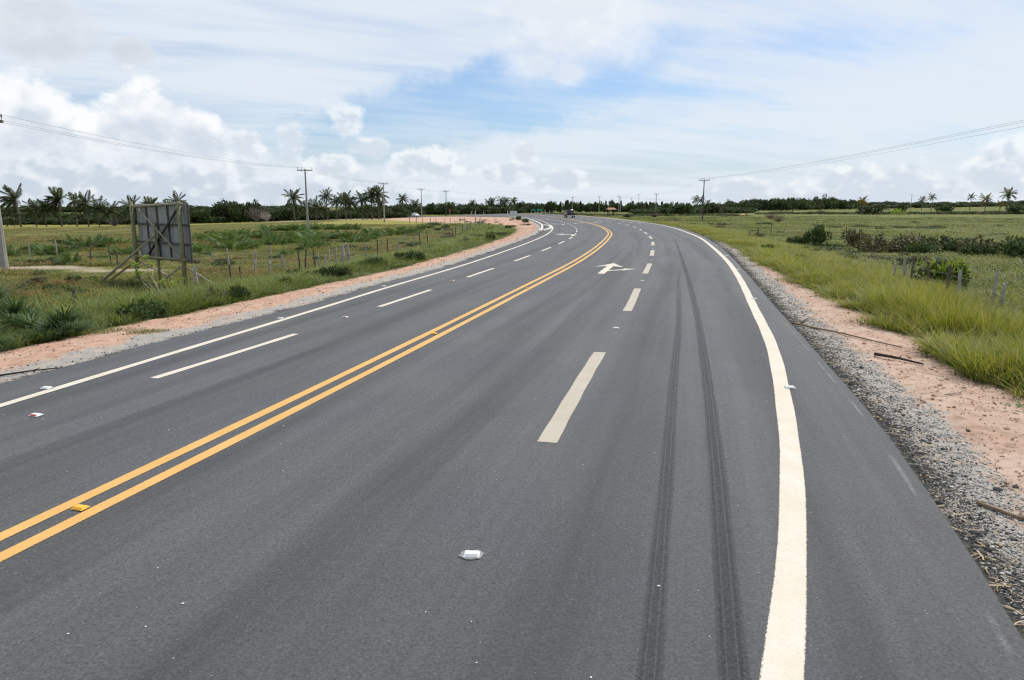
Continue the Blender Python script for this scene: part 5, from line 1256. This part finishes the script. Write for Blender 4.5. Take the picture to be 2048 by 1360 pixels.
def pickup(x, y, rz, label):
    e = empty('pickup_truck', (x, y, float(road_z(x, y)) + .004), rz); tag(e, label, 'pickup truck')
    body = loft([(2.45, outline(.78, .45, .85)), (2.35, outline(.85, .38, 1.0)), (1.1, outline(.88, .36, 1.08)), (-2.3, outline(.88, .40, 1.12)), (-2.45, outline(.84, .48, 1.10))]).build('body', M_BLACK, e, True)
    loft([(1.15, outline(.74, 1.05, 1.10, .95, .02)), (.55, outline(.76, 1.05, 1.66, .82)), (-.9, outline(.76, 1.05, 1.70, .82)), (-1.06, outline(.76, 1.05, 1.12, .92, .02))]).build('cab', M_BLACK, e, True)
    MB().quad((-.56, -.98, 1.58), (.56, -.98, 1.58), (.66, -1.06, 1.18), (-.66, -1.06, 1.18)).build('rear_window', M_GLASS, e)
    for s_ in (-1, 1):
        MB().quad((s_ * .775, .9, 1.14), (s_ * .775, -.85, 1.14), (s_ * .66, -.8, 1.6), (s_ * .66, .6, 1.6)).build('side_window', M_GLASS, e)
        MB().box((s_ * .80, -2.45, .88), (.14, .04, .34)).build('tail_lamp', M_TAIL, e)
        MB().box((s_ * .98, .85, 1.18), (.2, .1, .16)).build('mirror', M_BLACK, e)
    tg = MB().box((0, -2.46, .88), (1.4, .04, .42)).build('tailgate', M_BLACK, e); MB().box((0, -2.49, .95), (.2, .03, .06)).build('handle', M_CHROME, tg)
    bpn = MB().box((0, -2.56, .50), (1.7, .16, .17)).build('rear_bumper', M_CHROME, e); MB().box((0, -2.65, .53), (.4, .015, .13)).build('number_plate', M_PLATE, bpn)
    wheels(e, (-.78, .78), (1.55, -1.45), .37)
pickup(11.9, 147, math.atan2(.045, 1), 'black pickup truck driving away on the road ahead')
def hatch(x, y, rz, label):
    e = empty('car', (x, y, float(road_z(x, y)) + .004), rz); tag(e, label, 'car')
    loft([(1.95, outline(.68, .35, .68)), (1.85, outline(.8, .25, .78)), (.9, outline(.84, .22, .92)), (-1.6, outline(.84, .22, .98)), (-1.85, outline(.76, .3, .92))]).build('body', M_WCAR, e, True)
    loft([(1.0, outline(.72, .88, .93, .95, .02)), (.35, outline(.72, .88, 1.42, .80)), (-1.0, outline(.72, .88, 1.45, .80)), (-1.7, outline(.7, .88, 1.0, .9, .02))]).build('cabin', M_WCAR, e, True)
    MB().quad((-.62, .94, .97), (.62, .94, .97), (.52, .42, 1.38), (-.52, .42, 1.38)).build('windscreen', M_GLASS, e)
    for s_ in (-1, 1):
        MB().quad((s_ * .735, .6, .98), (s_ * .735, -1.3, .98), (s_ * .62, -1.0, 1.36), (s_ * .62, .3, 1.36)).build('side_window', M_GLASS, e)
        MB().box((s_ * .58, 1.93, .62), (.28, .06, .14)).build('headlight', M_LAMP, e)
    MB().box((0, 1.965, .45), (.8, .04, .16)).build('grille', M_TYRE, e); wheels(e, (-.74, .74), (1.2, -1.2), .3)
hatch(-32.6, 240, math.radians(-152), 'small white car coming along the side road on the left')

# ------------------------------------------------------------------ shelter, signs, posts at the junction
M_TILE = simple('red_roof_tile', (.30, .165, .12), .85, .25, 9); M_SHPOST = simple('dark_shelter_timber', (.05, .042, .036), .9, .2); M_BENCH = simple('grey_bench_concrete', (.40, .39, .37), .85, .15)
sx, sy = 30.3, 218; sh = empty('bus_shelter', (sx, sy, gz(sx, sy) - .05), .3); tag(sh, 'small open bus shelter with red tiled roof beyond the bend', 'shelter')
rf = MB(); rf.quad((-1.5, -1.1, 2.15), (1.5, -1.1, 2.15), (1.1, 0, 2.75), (-1.1, 0, 2.75)); rf.quad((1.5, 1.1, 2.15), (-1.5, 1.1, 2.15), (-1.1, 0, 2.75), (1.1, 0, 2.75)); rf.quad((-1.5, 1.1, 2.15), (-1.5, -1.1, 2.15), (-1.1, 0, 2.75)); rf.quad((1.5, -1.1, 2.15), (1.5, 1.1, 2.15), (1.1, 0, 2.75)); rf.quad((-1.5, -1.1, 2.13), (-1.5, 1.1, 2.13), (1.5, 1.1, 2.13), (1.5, -1.1, 2.13)); rfo = rf.build('roof', M_TILE, sh)
MB().tube([(-1.1, 0, 2.77), (1.1, 0, 2.77)], .07, 6).build('ridge', M_TILE, rfo)
for u in (-.8, .8):
    for v_ in (-.5, .5): MB().box((u, v_, 1.05), (.2, .2, 2.15)).build('post', M_SHPOST, sh)
MB().box((0, .15, .42), (1.3, .4, .1)).build('bench', M_BENCH, sh)
M_GREEN = simple('green_sign_face', (.02, .25, .17), .5, .08); M_SPOST = simple('white_sign_post', (.62, .62, .60), .7, .1); M_BACK = simple('black_sign_back', (.018, .018, .02), .6, .1); M_WB = simple('white_board_face', (.66, .68, .72), .6, .06); M_REDS = simple('red_sign_face', (.45, .02, .025), .5, .08)
def sign(name, x, y, w_, z0, z1, face, label, posts=(-.4, .4), cat='road sign', rz=0, frame=None):
    e = empty(name, (x, y, gz(x, y) - .05), rz); tag(e, label, cat)
    f = MB().box((0, 0, (z0 + z1) / 2), (w_, .05, z1 - z0)).build('panel', face, e)
    if frame: MB().box((0, -.035, (z0 + z1) / 2), (w_ - .3, .02, z1 - z0 - .35)).build('inset', frame, f)
    for u in posts: MB().box((u * w_, .07, z1 / 2), (.10, .07, z1)).build('post', M_SPOST, e)
sign('direction_sign', 8.6, 288, 1.8, 1.45, 2.1, M_GREEN, 'left green direction sign on two white posts')
sign('direction_sign', 11.0, 285, 2.1, 1.3, 2.1, M_GREEN, 'right green direction sign on two white posts')
sign('notice_board', .6, 288, 2.9, .25, 1.5, M_WB, 'white notice board on short posts behind the junction', (-.46, .46), 'board', 0, simple('pale_blue_board', (.5, .56, .64), .6, .08))
sign('direction_sign', 15.8, 284, 1.4, .7, 1.6, M_BACK, 'black sign back between two white posts, left of the truck', (-.55, .55))
sign('direction_sign', -41.0, 252, 1.3, .6, 1.5, M_BACK, 'dark sign back left of the white car, left one', (-.3, .3)); sign('direction_sign', -38.8, 253, 1.2, .6, 1.5, M_BACK, 'dark sign back left of the white car, right one', (-.3, .3))
st = empty('stop_sign', (-22.0, 252, gz(-22, 252) - .05)); tag(st, 'small red octagonal sign right of the dark-footed pole', 'road sign')
oc = MB(); oc.V = [(.42 * math.cos(math.pi / 8 + k * math.pi / 4), y_, 2.0 + .42 * math.sin(math.pi / 8 + k * math.pi / 4)) for y_ in (-.02, .02) for k in range(8)]; oc.F = [tuple(range(8)), tuple(range(15, 7, -1))] + [(k, k + 8, (k + 1) % 8 + 8, (k + 1) % 8) for k in range(8)]
pl_ = oc.build('panel', M_REDS, st); MB().box((0, -.03, 2.0), (.42, .012, .12)).build('white_bar', M_SPOST, pl_); MB().box((0, .06, 1.0), (.09, .07, 2.1)).build('post', M_SPOST, st)
def wpost(x, y, h, label):
    e = empty('marker_post', (x, y, gz(x, y) - .05)); tag(e, label, 'post', 'white marker posts at the junction')
    MB().tube([(0, 0, 0), (0, 0, h), (0, 0, h + .05)], [.085, .08, .03], 8).build('shaft', M_SPOST, e); MB().tube([(0, 0, h * .78), (0, 0, h * .9)], [.088, .088], 8, False).build('band', M_BENCH, e)
for x, y, h, lab in ((13.2, 284, 1.9, 'white marker post right of the green signs'), (-1.0, 163, 1.45, 'white marker post at the island edge left of the white board'), (-11.5, 290, 1.6, 'white marker post left of the far pole'), (-9.0, 175, 1.3, 'thin grey post by the side road, nearer one'), (-14.9, 260, 1.6, 'white marker post right of the red sign')): wpost(x, y, h, lab)

# ------------------------------------------------------------------ debris on the right verge, rubble on the left
M_STICK = simple('dry_stick', (.20, .145, .10), .95, .3, 12, .1); M_STICKD = simple('charred_stick', (.045, .04, .037), .95, .3, 12, .1); M_PLANK = simple('pale_splinter', (.40, .35, .29), .9, .2, 12, .1)
def stick(pts, r, mat, label, name='stick'):
    x0, y0 = pts[0]; z0 = gz(x0, y0); rd = random.Random(int(x0 * 100))
    q = [(x - x0, y - y0, gz(x, y) - z0 + r * 1.2 + .015 * rd.random()) for x, y in pts]; e = empty(name, (x0, y0, z0)); tag(e, label, 'stick')
    MB().tube(q, [r * (1 - .55 * i / (len(q) - 1)) for i in range(len(q))], 6).build('shaft', mat, e, True)
    k = len(q) // 2; MB().tube([q[k], (q[k][0] + .07, q[k][1] + .05, q[k][2] + .03)], [r * .5, r * .2], 5).build('side_twig', mat, e)
stick([(5.72, 14.1), (5.95, 13.5), (6.2, 12.9), (6.32, 12.2), (6.6, 11.6)], .022, M_STICK, 'long brown branch lying across the gravel on the right')
stick([(5.95, 14.2), (6.25, 14.7), (6.5, 14.9)], .035, M_PLANK, 'pale broken stick beside the long brown branch')
stick([(5.85, 11.05), (6.05, 10.7), (6.2, 10.3)], .028, M_STICKD, 'dark straight stick lying on soil near the tall grass')
stick([(5.3, 11.9), (5.5, 11.5), (5.65, 11.3)], .014, M_PLANK, 'thin pale stick on the gravel below the brown branch')
stick([(3.75, 5.3), (3.9, 5.05), (4.05, 4.95)], .018, M_STICK, 'thin brown stick near the lower right border')
stick([(5.5, 8.6), (5.75, 8.7), (5.95, 8.95)], .010, M_PLANK, 'thin pale twig on the soil right of the gravel')
stick([(-7.3, 9.6), (-6.95, 9.9), (-6.6, 10.1)], .016, M_STICKD, 'dark stick on the gravel at the lower left verge')
stick([(-5.9, 13.6), (-5.65, 14.2), (-5.35, 14.8)], .016, M_STICK, 'brown stick along the left asphalt edge')
def lump(x, y, s_, mat, label, name, cat, seed):
    bm = bmesh.new(); bmesh.ops.create_icosphere(bm, subdivisions=2, radius=1); rd = random.Random(seed); ph = [rd.uniform(0, 6) for _ in range(6)]
    for v in bm.verts: c = v.co; v.co = c * (1 + .22 * math.sin(c.x * 4 + ph[0]) * math.sin(c.y * 5 + ph[1]) + .12 * math.sin(c.z * 9 + ph[2])); v.co.z *= .5
    me = bpy.data.meshes.new(name); bm.to_mesh(me); bm.free(); me.materials.append(mat); o = add(name, me, None, (x, y, gz(x, y) + s_ * .25), seed, s_); tag(o, label, cat)
M_CHUNK = simple('black_asphalt_chunk', (.03, .03, .03), .9, .3, 20, bmp=.01); M_RUB = simple('white_rubble', (.50, .49, .46), .9, .2, 8, bmp=.02)
lump(4.12, 5.6, .035, M_CHUNK, 'black asphalt lump on the gravel near the right border', 'asphalt_lump', 'lump', 3)
lump(4.9, 7.2, .022, M_CHUNK, 'small black asphalt lump higher up on the right gravel', 'asphalt_lump', 'lump', 5)
for i, (x, y, s_, lab) in enumerate(((-5.75, 30.6, .3, 'largest white rubble lump on the left verge'), (-6.2, 30.2, .2, 'white rubble lump left of the largest one'), (-5.3, 30.9, .18, 'white rubble lump right of the largest one'), (-5.0, 31.6, .22, 'white rubble lump standing farthest right'))): lump(x, y, s_, M_RUB, lab, 'rubble', 'rubble', 11 + i)
lump(72, 222, 1.0, simple('straw_coloured_mound', (.46, .32, .15), .95, .2, 2), 'straw coloured mound before the trees on the right', 'mound', 'mound', 21)
# creeping vine leaves at the right border
vn = empty('creeping_plant', (5.95, 8.05, gz(5.95, 8.05))); tag(vn, 'creeping plant with round green leaves on the soil at the right border', 'plant')
M_VINE = foliage('round_vine_leaves', (.05, .13, .02), (.085, .20, .035), .3, .3)
for i, (x, y, s_) in enumerate(((-.12, -.05, .05), (-.03, .02, .07), (.06, -.02, .085), (.13, .05, .09), (.2, .0, .08), (-.2, .03, .035), (.27, .08, .07))):
    f = add('leaf', leaf_mesh('vine_leaf', [oval((-.5, 0, 0), (1, 0, .1), (.2, .2, 1), 1.0, .9, .5)], M_VINE), vn, (x, y, .05 + .03 * (i % 3)), i * 1.3, s_)
    f.rotation_euler = (.4 * math.sin(i), .5 * math.cos(i * 2), i * 1.3)
# clods and twigs on the bare soil
M_CLOD = stone_material('soil_clod', (.22, .125, .085), (.50, .36, .28)); clods = [stone_mesh('clod_%d' % i, M_CLOD, 30 + i) for i in range(3)]
Pa, _ = along_edge(R_EDGE, 3, 60, 5000, .8, 2.8, 1); Pb, _ = along_edge(L_EDGE, 7, 140, 7000, .6, 3.6, -1, .8); P = np.vstack([Pa, Pb]); info = edge_info(P); n = len(P)
sc = np.minimum(rng.lognormal(math.log(.007), .55, n), .03) * (1 + P[:, 1] / 60)
scatter('soil_clods', clods, np.c_[P, ground_z(P, info) + sc * .15], rng.uniform(0, 6.28, n), sc, rng.integers(0, 3, n), 'clods of pink soil scattered over both verges')
